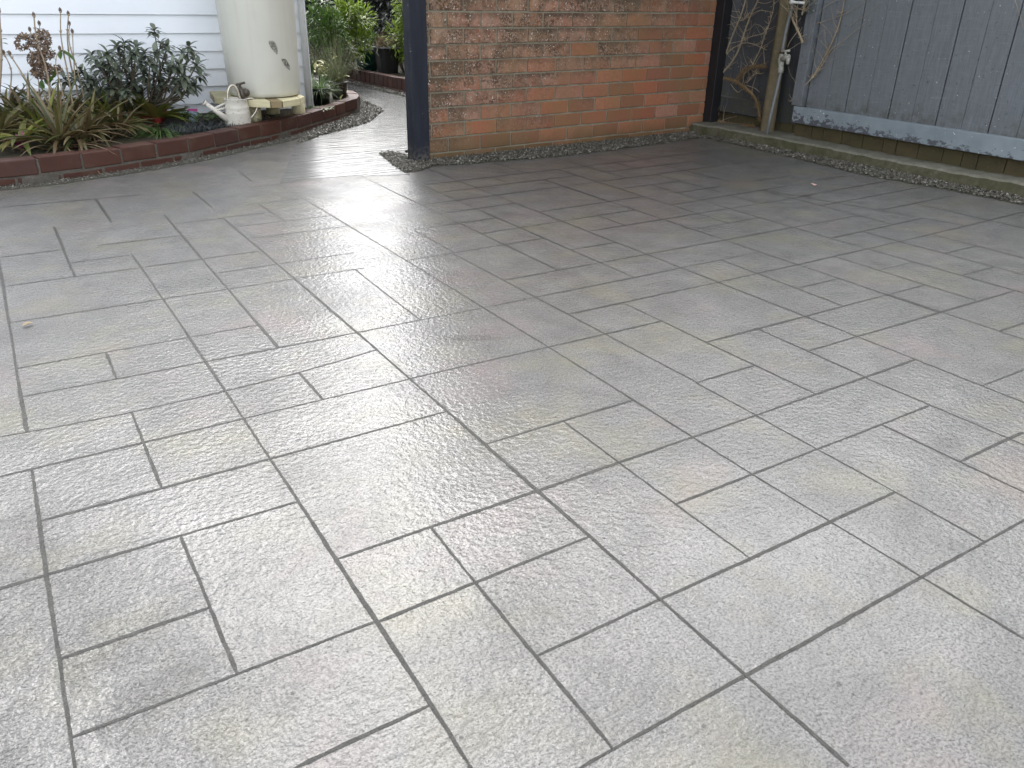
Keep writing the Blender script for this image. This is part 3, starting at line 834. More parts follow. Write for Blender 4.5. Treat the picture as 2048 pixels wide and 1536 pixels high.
# ------------------------------------------------------------------ kerb, fences
b = MB()
kf = [(4.86 + .012 * math.sin(y * 2.1) + (4.7 - y) * .03, y) for y in [4.99 - i * .07 for i in range(94)]]
n = len(kf); vs = []
for i, (x, y) in enumerate(kf):
    zt2 = .072 + .012 * math.sin(y * 1.7) + U(-.004, .004) + (4.7 - y) * .008
    x += U(-.005, .005); vs += [(x, y, -.02), (x + .012, y, zt2 - .012), (x + .026, y, zt2), (x + .3, y, zt2 + .004), (x + .42, y, zt2)]
fs = []
for i in range(n - 1):
    for j in range(4): o = i * 5 + j; fs.append((o, o + 1, o + 6, o + 5))
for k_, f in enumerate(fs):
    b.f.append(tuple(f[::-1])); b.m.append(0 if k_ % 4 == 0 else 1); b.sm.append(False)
b.v = vs
kb = b.build('concrete_kerb', [M_KERB, M_KERBTOP]); tag(kb, 'low mossy concrete kerb running along the foot of the fence', 'kerb')

FX = 5.09
fence = thing('board_fence', (FX, 3.0, .05), 'slate blue painted board fence with flaking bottom rail on the right', 'fence')
b = MB(); y = 4.055; pit = .3405; ys = []
while y > -2:
    for (f0, f1, g) in ((0, .5, .0012), (.5, 1, .0045)):
        a = y - pit * f0 - (.003 if f0 == 0 else .0006); c = y - pit * f1 + g
        dx = U(-.002, .002); b.bx((FX + dx, c, .24), (FX + .02 + dx, a, 1.8))
    y -= pit
b.build('boards', M_FENCE, fence, .0025)
b = MB(); b.bx((FX - .048, -2, .182), (FX - .0025, 4.12, .298)); b.build('bottom_rail', M_RAIL, fence, .004)
b = MB(); b.bx((FX - .045, 4.062, .301), (FX + .02, 4.15, 1.8)); b.build('frame_stile', M_FENCE, fence, .004)
b = MB(); b.bx((FX + .021, -2, .1), (FX + .03, 4.1, 1.78)); b.build('backing', M_BLACK, fence)
b = MB(); y = 4.12
while y > -2:
    w = random.choice((.1, .13, .16, .17)); b.box((FX + .012 + U(-.003, .003), y - w / 2, .13), (.018, w - .004, .20), 0, 0, .001); y -= w
b.build('base_palings', M_PALING, fence, .002)

old = thing('board_fence', (5.15, 4.7, .05), 'darker older fence section between the black post and the lichened post', 'fence')
b = MB(); y = 5.6
while y > 4.08:
    b.bx((5.16 + U(-.003, .003), y - .142, .15), (5.18, y, 1.8)); y -= .146
b.build('boards', M_FENCE_OLD, old, .002)
b = MB(); b.bx((5.115, 4.40, .165), (5.157, 5.6, .282)); b.build('bottom_rail', M_FENCE_OLD, old, .003)
b = MB(); y = 5.6
while y > 4.2:
    b.box((5.172, y - .07, .10), (.016, .136, .16), 0, 0, .001); y -= .14
b.build('base_palings', M_PALING, old, .002)

b = MB()
pa, pb = gx(1509, 250, 5.03), gx(1541, 261, 5.03)
yc = (pa.y + pb.y) / 2
prof = [(.058, .055, .04), (.056, .054, .3), (.052, .05, .8), (.05, .05, 1.9)]
vs = []; N = 14
for (rx, ry, z) in prof:
    for j in range(N):
        an = 2 * math.pi * j / N; k = 1 + .10 * math.cos(4 * an + .78 * 4) * -1 + .04 * math.sin(3 * an + z * 3)
        vs.append((5.085 + rx * math.cos(an) * k, yc + ry * math.sin(an) * k, z))
fs = [(i * N + j, i * N + (j + 1) % N, (i + 1) * N + (j + 1) % N, (i + 1) * N + j) for i in range(3) for j in range(N)]
b.add(vs, fs + [tuple(range(3 * N, 4 * N))], 0, True)
tag(b.build('timber_post', M_OLDWOOD, None, 0, (5.085, yc, .04)), 'thick rough brown timber post with pale lichen beside the garden tap pipe', 'post')

pipe = thing('water_pipe', tuple(gx(1530, 291, 4.965)), 'grey metal standpipe with garden tap leaning on the fence', 'water pipe')
PP = [gx(x, y, X) for x, y, X in ((1529, 292, 4.965), (1541, 232, 4.985), (1553, 182, 5.0), (1561, 145, 5.005), (1564, 105, 5.01), (1573, 57, 5.015), (1584, 16, 5.02), (1598, -60, 5.02))]
b = MB(); b.tube(PP, .0135, 12); b.build('pipe', M_PIPE, pipe)
b = MB(); b.tube([PP[0], PP[0].lerp(PP[1], .22)], [.017, .0165], 12); b.build('pipe_foot', simple('white_paint_drip', (.36, .36, .34), .5), pipe)
t0, t1 = PP[3], PP[4]
b = MB(); b.tube([t0 + Vector((0, 0, -.005)), t0.lerp(t1, .25), t0.lerp(t1, .3), t0.lerp(t1, .7), t0.lerp(t1, .75), t1], [.021, .021, .018, .026, .019, .019], 12)
c0 = t0.lerp(t1, .65); c1 = gx(1577, 113, 4.955)
b.tube([c0, c0.lerp(c1, .6), c1], [.018, .02, .017], 10); b.tube([c1, c1 + Vector((-.01, -.01, -.05))], [.016, .012], 10)
b.tube([c0.lerp(c1, .6), c0.lerp(c1, .6) + Vector((-.01, 0, .045))], .008, 8)
b.build('tap', M_TAPMETAL, pipe)
k = c0.lerp(c1, .6) + Vector((-.01, 0, .045))
b = MB(); b.tube([k + Vector((0, .035, .0)), k, k + Vector((0, -.035, .004))], [.009, .007, .009], 8); b.build('tap_handle', M_TAPMETAL, pipe)
b = MB(); ca, cb_ = gx(1582, 4, 4.995), gx(1609, 6, 4.995)
b.tube([ca, ca.lerp(cb_, .12), ca.lerp(cb_, .2), cb_], [.018, .017, .009, .009], 10); b.build('clamp', simple('zinc_clamp', (.5, .5, .48), .4), pipe)
j0, j1 = gx(1566, 100, 4.99), gx(1563, 110, 4.99)
b = MB(); b.tube([PP[4].lerp(PP[5], -.05), PP[4].lerp(PP[5], .12)], .021, 10); b.build('coupling', M_DARKMETAL, pipe)

# ------------------------------------------------------------------ bare vines
def vine(name, label, paths, X, mats, hair=0):
    b = MB()
    base = None
    for P, r0, r1, mi in paths:
        pts = []
        for i, p in enumerate(P):
            pts.append(gx(p[0], p[1], (p[2] if len(p) > 2 else X + U(-.012, .012))))
        if base is None: base = pts[0].copy()
        c = chaikin(pts, 2); n = len(c); r0 *= .85; r1 *= .85; b.tube(c, [r0 + (r1 - r0) * i / (n - 1) + U(-.05, .05) * r0 for i in range(n)], 6, mi)
        if r0 >= .003:          # side twigs
            for _ in range(5):
                i = random.randrange(2, n); q = c[i]; d = Vector((U(-.25, .05), U(-1, 1), U(-.1, 1))).normalized(); tw = [q]
                for _s in range(5): d = (d + Vector((U(-.1, .1), U(-.5, .5), U(-.3, .5)))).normalized(); q = q + d * U(.02, .05); q.x = min(q.x, X + .01); tw.append(q)
                b.tube(chaikin(tw, 1), [.0019 * (1 - .6 * k2 / 10) for k2 in range(len(chaikin(tw, 1)))], 4, 0)
        if r0 >= .003:          # short side spurs
            for _ in range(int(n * 1.2)):
                i = random.randrange(n); d = Vector((U(-.3, .1), U(-1, 1), U(-.2, 1))).normalized(); L = U(.012, .045)
                b.tube([c[i], c[i] + d * L * .6, c[i] + d * L + Vector((0, 0, L * .2))], [.0022, .0018, .001], 4, mi)
        if mi == 1:
            for _ in range(n * 26):
                i = random.randrange(n - 1); p = c[i].lerp(c[i + 1], random.random()); d = Vector((U(-1, .3), U(-1, 1), U(-1, .8))).normalized()
                b.tube([p, p + d * U(.012, .034)], [.0017, .0008], 3, mi, False)
    o = b.build(name, mats, None, 0, tuple(base)); tag(o, label, 'vine'); return o
vine('climbing_vine', 'tangle of bare brown vine stems on the dark old fence section', [
    ([(1438, 155), (1466, 159), (1487, 172), (1507, 190), (1516, 208), (1520, 240)], .012, .011, 1),
    ([(1479, 158), (1484, 148), (1492, 139), (1509, 131), (1530, 133)], .008, .007, 1),
    ([(1426, 236), (1440, 244), (1461, 250), (1485, 251), (1509, 252)], .010, .008, 1),
    ([(1438, 153), (1452, 105), (1470, 58), (1481, 34), (1491, 2), (1498, -40)], .0075, .005, 0),
    ([(1442, 149), (1464, 125), (1479, 97), (1489, 64), (1501, 30), (1515, 4), (1530, -40)], .0085, .005, 0),
    ([(1453, 107), (1470, 93), (1489, 85), (1505, 87), (1533, 100)], .0045, .003, 0),
    ([(1487, 81), (1501, 73), (1521, 69), (1532, 62)], .0038, .002, 0),
    ([(1459, 87), (1478, 83), (1490, 80)], .003, .002, 0),
    ([(1481, 42), (1490, 38), (1496, 34)], .0036, .002, 0),
    ([(1454, 23), (1468, 22), (1479, 24)], .003, .002, 0),
    ([(1461, 31), (1472, 36), (1481, 34)], .003, .002, 0),
    ([(1505, 129), (1521, 99), (1531, 66), (1539, 46), (1549, 12), (1546, -20)], .0042, .0028, 0),
    ([(1529, 128), (1528, 110), (1527, 98)], .003, .002, 0),
    ([(1494, 166), (1503, 152), (1514, 147), (1527, 146)], .0036, .002, 0),
    ([(1461, 168), (1470, 180), (1477, 186), (1484, 178)], .003, .002, 0),
    ([(1494, 171), (1510, 176), (1519, 184)], .003, .002, 0),
    ([(1501, 30), (1518, 20), (1532, 22), (1547, 25)], .003, .0018, 0),
    ([(1515, 4), (1530, 8), (1545, 2)], .003, .0018, 0),
    ([(1470, 58), (1462, 44), (1458, 30)], .0024, .0014, 0), ([(1489, 64), (1500, 58), (1510, 47)], .0024, .0014, 0),
    ([(1531, 66), (1524, 52), (1512, 48)], .0024, .0014, 0),
    ([(1441, 165), (1432, 190), (1428, 215), (1429, 232)], .0022, .0015, 0),
    ([(1440, 244), (1452, 237), (1475, 232)], .0022, .0012, 0), ([(1426, 234), (1427, 222), (1425, 215)], .0028, .0014, 0),
    ([(1445, 0), (1452, 20), (1450, 60), (1444, 90)], .0022, .0016, 0),
], 5.09, [M_TWIG, M_ROOT])
vine('climbing_vine', 'pale bare vine stem rising diagonally across the slate blue boards', [
    ([(1581, 203), (1602, 179), (1624, 157), (1651, 111), (1670, 72), (1683, 33), (1692, -20)], .007, .0035, 0),
    ([(1651, 111), (1666, 95), (1684, 84), (1706, 65), (1726, 49), (1740, 36)], .003, .0015, 0),
    ([(1624, 157), (1640, 138), (1662, 100)], .0036, .0025, 0),
    ([(1660, 110), (1672, 96), (1690, 88)], .0022, .0012, 0),
    ([(1607, 66), (1622, 56), (1641, 20), (1658, 8), (1674, 0), (1690, -14)], .0026, .0016, 0),
    ([(1612, 56), (1634, 47), (1660, 39), (1690, 28), (1706, 19), (1736, 0)], .0026, .0014, 0),
    ([(1615, 78), (1632, 76), (1646, 60)], .002, .0012, 0), ([(1700, 52), (1716, 38), (1728, 34), (1760, 6)], .002, .001, 0),
    ([(1640, 138), (1655, 134), (1664, 120)], .002, .001, 0), ([(1636, 44), (1650, 52), (1664, 70)], .002, .001, 0),
    ([(1602, 179), (1616, 176), (1624, 168)], .002, .001, 0), ([(2030, 0), (2038, 24), (2048, 60)], .002, .0012, 0),
    ([(1584, 36, 5.0), (1589, 48, 5.0), (1596, 62, 5.0), (1601, 74, 5.0), (1605, 86, 5.0)], .008, .010, 0),
    ([(1596, 62, 5.0), (1592, 44, 5.0), (1594, 30, 5.0)], .0036, .003, 0), ([(1596, 62, 5.0), (1580, 82, 5.0), (1575, 95, 5.0)], .0032, .002, 0),
    ([(1588, 18, 5.0), (1602, 18, 5.0), (1614, 22, 5.0)], .004, .003, 0), ([(1604, 30, 5.0), (1608, 12, 5.0), (1610, -8, 5.0)], .006, .005, 0),
], 5.065, [M_TWIG, M_ROOT])
# grey lichen tuft high on the stile, pieces of lichen at the foot of the post
b = MB()
for _ in range(46):
    p = gx(U(1606, 1634), U(2, 26), 5.02); b.leaf(p, (U(-1, .2), U(-1, 1), U(-.4, 1)), U(.015, .03), U(.012, .022), .5, seg=2)
tag(b.build('lichen_tuft', leafmat('grey_lichen', [(.16, .19, .17), (.24, .27, .24)], .8), None, 0, tuple(gx(1620, 14, 5.03))), 'grey green lichen tuft on the vine above the tap', 'lichen')

# ------------------------------------------------------------------ planting in the near bed
SZ = .108
def rosette(mb, c, n, L, W, e0, e1, bend, mi=0, seg=5, a0=0, a1=6.283, shape=1, fold=.35):
    for i in range(n):
        a = a0 + (a1 - a0) * (i + U(-.35, .35)) / n; e = U(e0, e1); l = L * U(.7, 1.12)
        d = Vector((math.cos(a) * math.cos(e), math.sin(a) * math.cos(e), math.sin(e)))
        mb.leaf(Vector(c) + Vector((math.cos(a), math.sin(a), 0)) * W * .35, d, l, W * U(.75, 1.15), bend * U(.6, 1.3), seg=seg, fold=fold, mi=mi, shape=shape)
# hydrangea canes with dead flower heads
hy = thing('hydrangea', (.28, 6.1, SZ), 'bare hydrangea canes with brown dried flower heads before the white boards', 'shrub')
canes = [([(-4, 200), (1, 150), (3, 100), (0, 55), (-2, 20)], .009), ([(17, 205), (24, 150), (20, 130), (8, 108)], .005), ([(56, 205), (57, 168), (40, 140), (20, 110)], .006),
    ([(100, 210), (98, 160), (88, 120), (76, 90), (70, 60), (68, 33)], .0065), ([(96, 165), (85, 130), (76, 100), (60, 62)], .005),
    ([(146, 212), (138, 160), (131, 125), (126, 100), (121, 70), (121, 24)], .0055), ([(160, 212), (150, 160), (141, 130), (136, 95), (134, 65), (137, 30)], .006),
    ([(170, 205), (158, 150), (147, 115), (140, 95), (137, 72), (139, 50)], .005), ([(150, 160), (148, 130), (146, 95), (145, 66)], .004), ([(78, 208), (78, 170), (75, 150)], .004),
    ([(130, 206), (120, 165), (112, 140), (111, 115), (120, 100)], .004), ([(94, 205), (84, 180), (82, 160), (88, 130), (80, 100), (79, 50)], .004), ([(72, 206), (70, 190), (58, 170)], .003),
    ([(118, 210), (108, 190), (100, 176), (92, 165)], .005), ([(130, 212), (116, 192), (104, 178), (98, 168)], .005)]
b = MB(); bud = b
for P, r in canes:
    Y = 6.2 + U(-.14, .14); pts = chaikin([gy(x, y, Y) for x, y in P], 2); n = len(pts)
    b.tube(pts, [r * (1 - .45 * i / n) for i in range(n)], 7)
    for i in range(3, n, 5):
        b.ico(tuple(pts[i]), r * 1.25, 0, 6, 4)
        if r > .0045 and random.random() < .6:
            for s in (-1, 1): bud.leaf(pts[i], (s, 0, .7), .016, .009, .1, seg=2, mi=1)
    bud.leaf(pts[-1] - Vector((0, 0, .006)), (0, 0, 1), .034, .02, 0, seg=3, mi=1); bud.leaf(pts[-1], (.4, 0, 1), .025, .014, 0, seg=3, mi=1)
b.build('canes', [M_CANE, leafmat('brown_bud', [(.13, .10, .08), (.2, .15, .12)], .6)], hy)
b = MB()
for (cx, cy, rx, ry, n, z0) in ((46, 84, 17, 16, 260, 1), (82, 82, 20, 24, 560, 0), (74, 118, 20, 16, 420, 0), (84, 140, 22, 17, 480, 0), (112, 140, 12, 10, 90, 0), (98, 108, 12, 10, 120, 0)):
    for _ in range(n):
        while True:
            x, y = U(-1, 1), U(-1, 1); q = x * x + y * y
            if q < 1 and (not z0 or q > .16): break
        p = gy(cx + rx * x, cy + ry * y, 6.12 + U(-.05, .05)); b.leaf(p, (U(-1, 1), U(-1, .3), U(-1, 1)), U(.010, .02), U(.008, .014), .3, seg=2, twist=U(0, 3))
b.build('dried_flowers', L_FLOWER, hy)
b = MB()
for (x, y, dx, dz, L) in ((122, 100, -.3, -1, .06), (120, 100, .9, -.7, .1), (112, 150, -.6, -.5, .075), (108, 160, -.7, -.1, .07), (104, 172, .5, .4, .06), (110, 155, .3, .8, .07), (84, 160, -.2, -1, .06), (80, 163, .3, -.9, .05),
                          (17, 107, -.7, .3, .02), (17, 107, .7, .3, .022), (17, 107, .1, .8, .02), (17, 107, -.4, .6, .022), (17, 107, .5, .6, .02), (50, 170, -.7, -.4, .02), (45, 166, .2, -.6, .02), (4, 78, .8, .1, .03), (4, 86, .9, -.1, .035)):
    b.leaf(gy(x, y, 6.1), (dx, -.35, dz), L, L * .55, .25, seg=4)
b.build('leaves', L_GREEN, hy)

# big grey-green shrub
sh = thing('shrub', (1.05, 6.35, SZ), 'broad grey green shrub with whorled leaves standing left of the tank', 'shrub')
WH = [(308, 58), (250, 84), (232, 90), (272, 92), (215, 104), (240, 108), (288, 104), (335, 92), (322, 84), (378, 92), (366, 104), (388, 108), (395, 128), (402, 148), (190, 122), (182, 108), (203, 132), (228, 128), (262, 124), (252, 140), (300, 122), (310, 104),
      (332, 118), (346, 128), (362, 128), (212, 152), (190, 152), (172, 160), (238, 158), (268, 158), (145, 152), (160, 140), (286, 146), (318, 150), (340, 152), (366, 152), (378, 168), (390, 172), (222, 176), (250, 180), (205, 190), (275, 178), (355, 170), (128, 158), (180, 176), (296, 168), (330, 165), (232, 140), (262, 104), (216, 122), (202, 116), (246, 122), (284, 124), (226, 166), (244, 168)]
b = MB(); lf = MB(); root = [gy(302, 216, 6.38), gy(250, 214, 6.32), gy(322, 212, 6.36)]
for i, (x, y) in enumerate(WH):
    Y = 6.36 + U(-.26, .2); tp_ = gy(x, y, Y)
    r0 = root[0] if x > 285 and i % 3 else (root[1] if x < 285 else root[2])
    mid = r0.lerp(tp_, .45) + Vector((U(-.05, .05), U(-.04, .04), -.03 + U(-.03, .03)))
    pts = chaikin([r0, r0.lerp(mid, .5) + Vector((U(-.02, .02), 0, 0)), mid, tp_.lerp(mid, .35), tp_], 1); n = len(pts)
    b.tube(pts, [.0085 * (1 - .72 * k / n) for k in range(n)], 6)
    ax = (tp_ - mid).normalized(); ax = (ax + Vector((0, -.25, .5))).normalized()
    sd_ = ax.cross(Vector((.3, .9, .1))).normalized(); s2 = ax.cross(sd_)
    nl = random.randint(10, 15)
    for k in range(nl):
        an = k * 2.4 + U(-.3, .3); el = -.1 + 1.1 * (k / nl); d = (sd_ * math.cos(an) + s2 * math.sin(an)) * math.cos(el) + ax * math.sin(el)
        lf.leaf(tp_ - ax * (.03 * (1 - k / nl)), d, U(.06, .095), U(.025, .036), U(.5, 1.3), seg=4, fold=.15)
    for _ in range(9):
        q = random.randint(n // 2, n - 1); lf.leaf(pts[q], (U(-1, 1), U(-1, .5), U(-.2, .7)), U(.05, .085), U(.022, .032), U(.4, 1.2), seg=3, fold=.15)
b.build('stems', M_BARK, sh); lf.build('leaves', L_SHRUB, sh)
# low branch at the right side
b = MB(); P = [gy(x, y, 6.34) for x, y in ((322, 218), (336, 203), (343, 188), (350, 198), )]
b.tube(chaikin([gy(*p, 6.33) for p in ((318, 222), (330, 208), (342, 197), (352, 199), (366, 188), (374, 172))], 2), .0075, 7)
b.tube(chaikin([gy(*p, 6.33) for p in ((341, 197), (343, 184), (350, 178), (360, 176))], 2), .005, 6); b.build('low_branch', M_BARK, sh)

def plant(name, label, px, py, parts, cat='plant', z=SZ, group=None):
    p = gz(px, py, z); t = thing(name, tuple(p), label, cat, group)
    for pn, mb, m in parts(p): mb.build(pn, m, t)
    return t
def brom(n0, L0, W0_, e0=.35, e1=1.2, bend=1.0, mat=L_STRAP, dry=6, heart=None):
    n, L, W = int(n0 * 1.35), L0 * 1.22, W0_ * 1.12
    def f(p):
        b = MB(); rosette(b, p + Vector((0, 0, .05)), n, L, W, e0, e1, bend, 0, 6); out = [('leaves', b, mat)]
        if dry:
            d = MB(); rosette(d, p, dry, L * .95, W * .55, .1, .9, 1.4, 0, 5); out.append(('dry_leaves', d, L_DRY))
        if heart:
            h = MB(); rosette(h, p + Vector((0, 0, .02)), 9, L * .42, W * .9, .6, 1.3, .5, 0, 4); out.append(('heart', h, heart))
        return out
    return f
plant('bromeliad', 'olive strap leaved bromeliad cut off at the left edge of the bed', 5, 285, brom(24, .36, .034, .2, 1.1, 1.1, L_STRAP, 7), 'bromeliad')
plant('bromeliad', 'pink hearted bromeliad with yellow leaves just behind the leftmost edging bricks', 47, 301, brom(16, .20, .042, .2, 1.0, .9, L_LIME, 4, L_PINK), 'bromeliad')
plant('bromeliad', 'pale olive bromeliad behind the pink hearted one', 68, 268, brom(22, .33, .036, .3, 1.2, .9, L_STRAP, 5), 'bromeliad')
plant('bromeliad', 'brown bromeliad with upright straw coloured blades in the middle of the bed', 125, 300, brom(26, .34, .026, .25, 1.35, .7, L_STRAP, 16), 'bromeliad')
plant('bromeliad', 'dense olive bromeliad under the bare hydrangea canes', 110, 252, brom(26, .30, .038, .3, 1.2, 1.0, L_STRAP, 6), 'bromeliad')
plant('bromeliad', 'brown and olive bromeliad between the upright straw one and the green grass', 185, 280, brom(28, .32, .030, .2, 1.2, 1.0, L_STRAP, 12), 'bromeliad')
plant('bromeliad', 'yellowing bromeliad with dry tips below the shrub', 225, 258, brom(24, .27, .034, .3, 1.3, .8, L_LIME, 14), 'bromeliad')
plant('bromeliad', 'straw coloured dying bromeliad at the foot of the shrub', 268, 252, brom(12, .22, .026, .4, 1.3, .9, L_STRAP, 24), 'bromeliad')
plant('bromeliad', 'lime leaved bromeliad with a red heart beside the shrub stem', 318, 252, brom(15, .24, .062, .15, 1.1, .7, L_LIME, 2, L_RED), 'bromeliad')
plant('bromeliad', 'small dark olive bromeliad behind the lime leaved one', 215, 236, brom(20, .24, .03, .4, 1.2, .9, L_STRAP, 4), 'bromeliad')
plant('bromeliad', 'spreading olive bromeliad at the back below the canes', 25, 246, brom(22, .30, .034, .3, 1.2, 1.0, L_STRAP, 4), 'bromeliad')
for (px, py, n_, L_, mt, lb) in ((150, 262, 24, .28, L_STRAP, 'olive bromeliad just left of the shrub foliage, behind the straw coloured one'), (20, 270, 22, .27, L_STRAP, 'wide leaved olive bromeliad behind the leftmost pair'),
        (95, 285, 18, .26, L_LIME, 'yellow olive bromeliad between the pink hearted and the upright straw coloured ones'), (160, 296, 20, .24, L_STRAP, 'short brown bromeliad leaning over the edging beside the upright straw one'),
        (245, 274, 20, .22, L_STRAP, 'low olive bromeliad touching the green grass clump'), (185, 244, 20, .27, L_LIME, 'golden bromeliad in front of the shrub at its left side'),
        (290, 240, 18, .22, L_DRY, 'dry brown bromeliad right under the shrub'), (75, 243, 20, .28, L_STRAP, 'olive bromeliad against the boards behind the canes')):
    plant('bromeliad', lb, px, py, brom(n_, L_, .032, .25, 1.2, 1.0, mt, 7), 'bromeliad')
def tuft(n, L, W, mat, e0=.3, e1=1.3, bend=1.4, spread=.05, seg=6, a0=0, a1=6.283):
    def f(p):
        b = MB()
        for i in range(n):
            a = U(a0, a1); e = U(e0, e1); r = U(0, spread)
            b.leaf(p + Vector((math.cos(a) * r, math.sin(a) * r, 0)), (math.cos(a) * math.cos(e), math.sin(a) * math.cos(e), math.sin(e)), L * U(.6, 1.1), W, bend * U(.6, 1.3), seg=seg, fold=.3, shape=2)
        return [('blades', b, mat)]
    return f
plant('grass_clump', 'green arching grass clump spilling over the edging bricks', 322, 268, tuft(150, .34, .0065, L_GRASS, .2, 1.0, 1.5, .05, 6, 2.4, 5.4), 'grass')
# black mondo grass: ground cover
b = MB(); nm = 0
for _ in range(420):
    x = U(335, 545); yl = 276 - (x - 335) * .105; y = U(yl - 26, yl - 4)
    if 440 < x < 505 and y < 243: continue
    p = gz(x, y, SZ)
    if p.y > 6.3: continue
    for _ in range(11):
        a = U(0, 6.28); e = U(.3, 1.25); b.leaf(p, (math.cos(a) * math.cos(e), math.sin(a) * math.cos(e), math.sin(e)), U(.05, .10), .006, U(1, 2), seg=4, shape=2)
tag(b.build('black_mondo_grass', L_MONDO), kind='stuff')
def leafy(n, R_, L, mat, hgt=.06):
    def f(p):
        b = MB(); st = MB()
        for i in range(n):
            a = U(0, 6.28); r = R_ * math.sqrt(random.random()); q = p + Vector((r * math.cos(a), r * math.sin(a), hgt * U(.5, 1)))
            st.tube([p, q], [.002, .0014], 4); b.leaf(q, (math.cos(a), math.sin(a) - .5, .25), L * U(.7, 1.2), L * U(.65, .9), .5, seg=4, fold=.15)
        return [('leaves', b, mat), ('stalks', st, M_BARK)]
    return f
plant('cyclamen', 'low round leaved green plant right of the plant tag', 408, 247, leafy(34, .09, .045, L_GREEN, .07))
plant('cyclamen', 'low round leaved green plant left of the plant tag', 365, 238, leafy(34, .10, .045, L_GREEN, .07))
# plant tag
tg = thing('plant_tag', tuple(gz(388, 244, SZ)), 'small plastic plant tag with pink top and blue picture in the bed', 'plant tag')
p0 = gz(388, 244, SZ); ht = gy(391, 217, p0.y).z
b = MB(); b.box((p0.x, p0.y, SZ + (ht - SZ) * .42), (.062, .0015, (ht - SZ) * .78), .12, 0, 0, .0, .1)
def m_tag():
    t = NT('tag_picture'); c = t.ramp(t.noise(70, 2, .5), (.35, (.05, .16, .18)), (.48, (.45, .6, .62)), (.6, (.12, .14, .30)), (.72, (.7, .72, .75))); return t.out(c, .35)
b.build('picture_panel', m_tag(), tg)
b = MB(); b.box((p0.x + .004, p0.y, SZ + (ht - SZ) * .9), (.066, .002, (ht - SZ) * .2), .12, 0, 0, .0, .1); b.build('pink_top', simple('pink_plastic', (.55, .10, .32), .35, .1), tg)

# under the platform: dry stems; weeds at the downpipe
def drytuft(p):
    b = MB()
    for _ in range(120):
        q = p + Vector((U(-.16, .14), U(-.02, .12), 0)); b.leaf(q, (U(-.6, .6), U(-.5, .1), U(.2, 1)), U(.04, .13), .005, U(.2, 1), seg=3, shape=2)
    return [('stems', b, L_DRY)]
plant('dry_weed', 'dry brown weed stems under the front of the timber platform', 552, 242, drytuft, 'weed')
plant('weed_mat', 'bright green weed mat at the foot of the downpipe', 640, 222, leafy(70, .10, .022, L_GREEN, .03), 'weed')

# potted plants inside the corner of the edging
def pot(name, px, py, r0, r1, h, mat, label, z=SZ, rim=True, rm=None):
    p = gz(px, py, z); t = thing(name, tuple(p), label, 'plant pot')
    b = MB(); b.lathe(p, [(.001, 0), (r0, 0), (r1, h), (r1 * 1.06, h), (r1 * 1.06, h + .015), (r1 * .95, h + .015), (r1 * .92, h - .02), (.001, h - .02)], 28); b.build('pot', mat, t)
    if rm:
        b = MB(); b.lathe(p, [(r1 * 1.055, h - .004), (r1 * 1.08, h - .004), (r1 * 1.08, h + .018), (r1 * .95, h + .018)], 28); b.build('rim', rm, t)
    return p + Vector((0, 0, h)), t
q, _ = pot('plant_pot', 642, 211, .072, .088, .13, M_POTBLACK, 'black plastic pot of green grass beside the downpipe')
def mk(name, label, p, build, cat):
    t = thing(name, tuple(p), label, cat)
    for pn, mb, m in build(Vector(p)): mb.build(pn, m, t)
    return t
mk('grass_clump', 'fine bright green grass filling the black pot beside the downpipe', q - Vector((0, 0, .02)), tuft(240, .24, .005, L_GRASS, .3, 1.45, 1.3, .07), 'grass')
q, _ = pot('plant_pot', 679, 197, .062, .078, .13, simple('dark_brown_plastic', (.022, .015, .012), .45), 'dark brown pot standing at the curved end of the edging')
def spray(p):
    b = MB(); st = MB()
    for _ in range(190):
        a = U(0, 6.28); e = U(.75, 1.45); b.leaf(p + Vector((U(-.04, .04), U(-.04, .04), 0)), (math.cos(a) * math.cos(e) * 1.0 - .1, math.sin(a) * math.cos(e), math.sin(e)), U(.25, .62), .005, U(.1, .7), seg=6, shape=2)
    for _ in range(16):
        st.leaf(p + Vector((U(-.05, .05), U(-.05, .05), U(-.03, .12))), (U(-1, 1), U(-1, .3), U(-.2, .6)), U(.05, .08), .03, .6, seg=3)
    return [('blades', b, L_SPRAY), ('pale_leaves', st, L_VARI)]
mk('ornamental_grass', 'tall airy grey green grass fanning out of the dark brown pot', q - Vector((0, 0, .02)), spray, 'grass')
def vari(p):
    b = MB()
    for _ in range(22):
        b.leaf(p + Vector((U(-.08, .08), U(-.06, .06), U(0, .16))), (U(-1, 1), U(-1, .2), U(-.1, .8)), U(.05, .085), U(.03, .045), .6, seg=4)
    return [('leaves', b, L_VARI)]
mk('variegated_plant', 'cream and green variegated leaves among the tall grass near the downpipe', gz(655, 190, SZ) + Vector((.02, .12, .14)), vari, 'plant')
fl = MB(); p = gz(681, 200, SZ + .02); fl.leaf(p, (.3, -.4, .9), .06, .035, .3, seg=4)
tag(fl.build('fallen_leaf', L_VARI, None, 0, tuple(p)), 'single pale yellow leaf hanging by the dark brown pot', 'leaf')
fl = MB(); p = gz(45, 652, .006); fl.leaf(p, (1, .4, .15), .035, .022, .2, seg=4)
tag(fl.build('fallen_leaf', L_DRY, None, 0, tuple(p)), 'small dry brown leaf lying on the wet patio', 'leaf')
fl = MB(); p = gz(1629, 371, .006); fl.leaf(p, (1, .2, .2), .03, .02, .2, seg=3); fl.leaf(p, (-.3, .9, .5), .025, .016, .2, seg=3)
tag(fl.build('fallen_petal', leafmat('pink_petal', [(.6, .3, .28), (.7, .5, .45)], .6), None, 0, tuple(p)), 'pale pink petal lying on the patio near the kerb', 'petal')
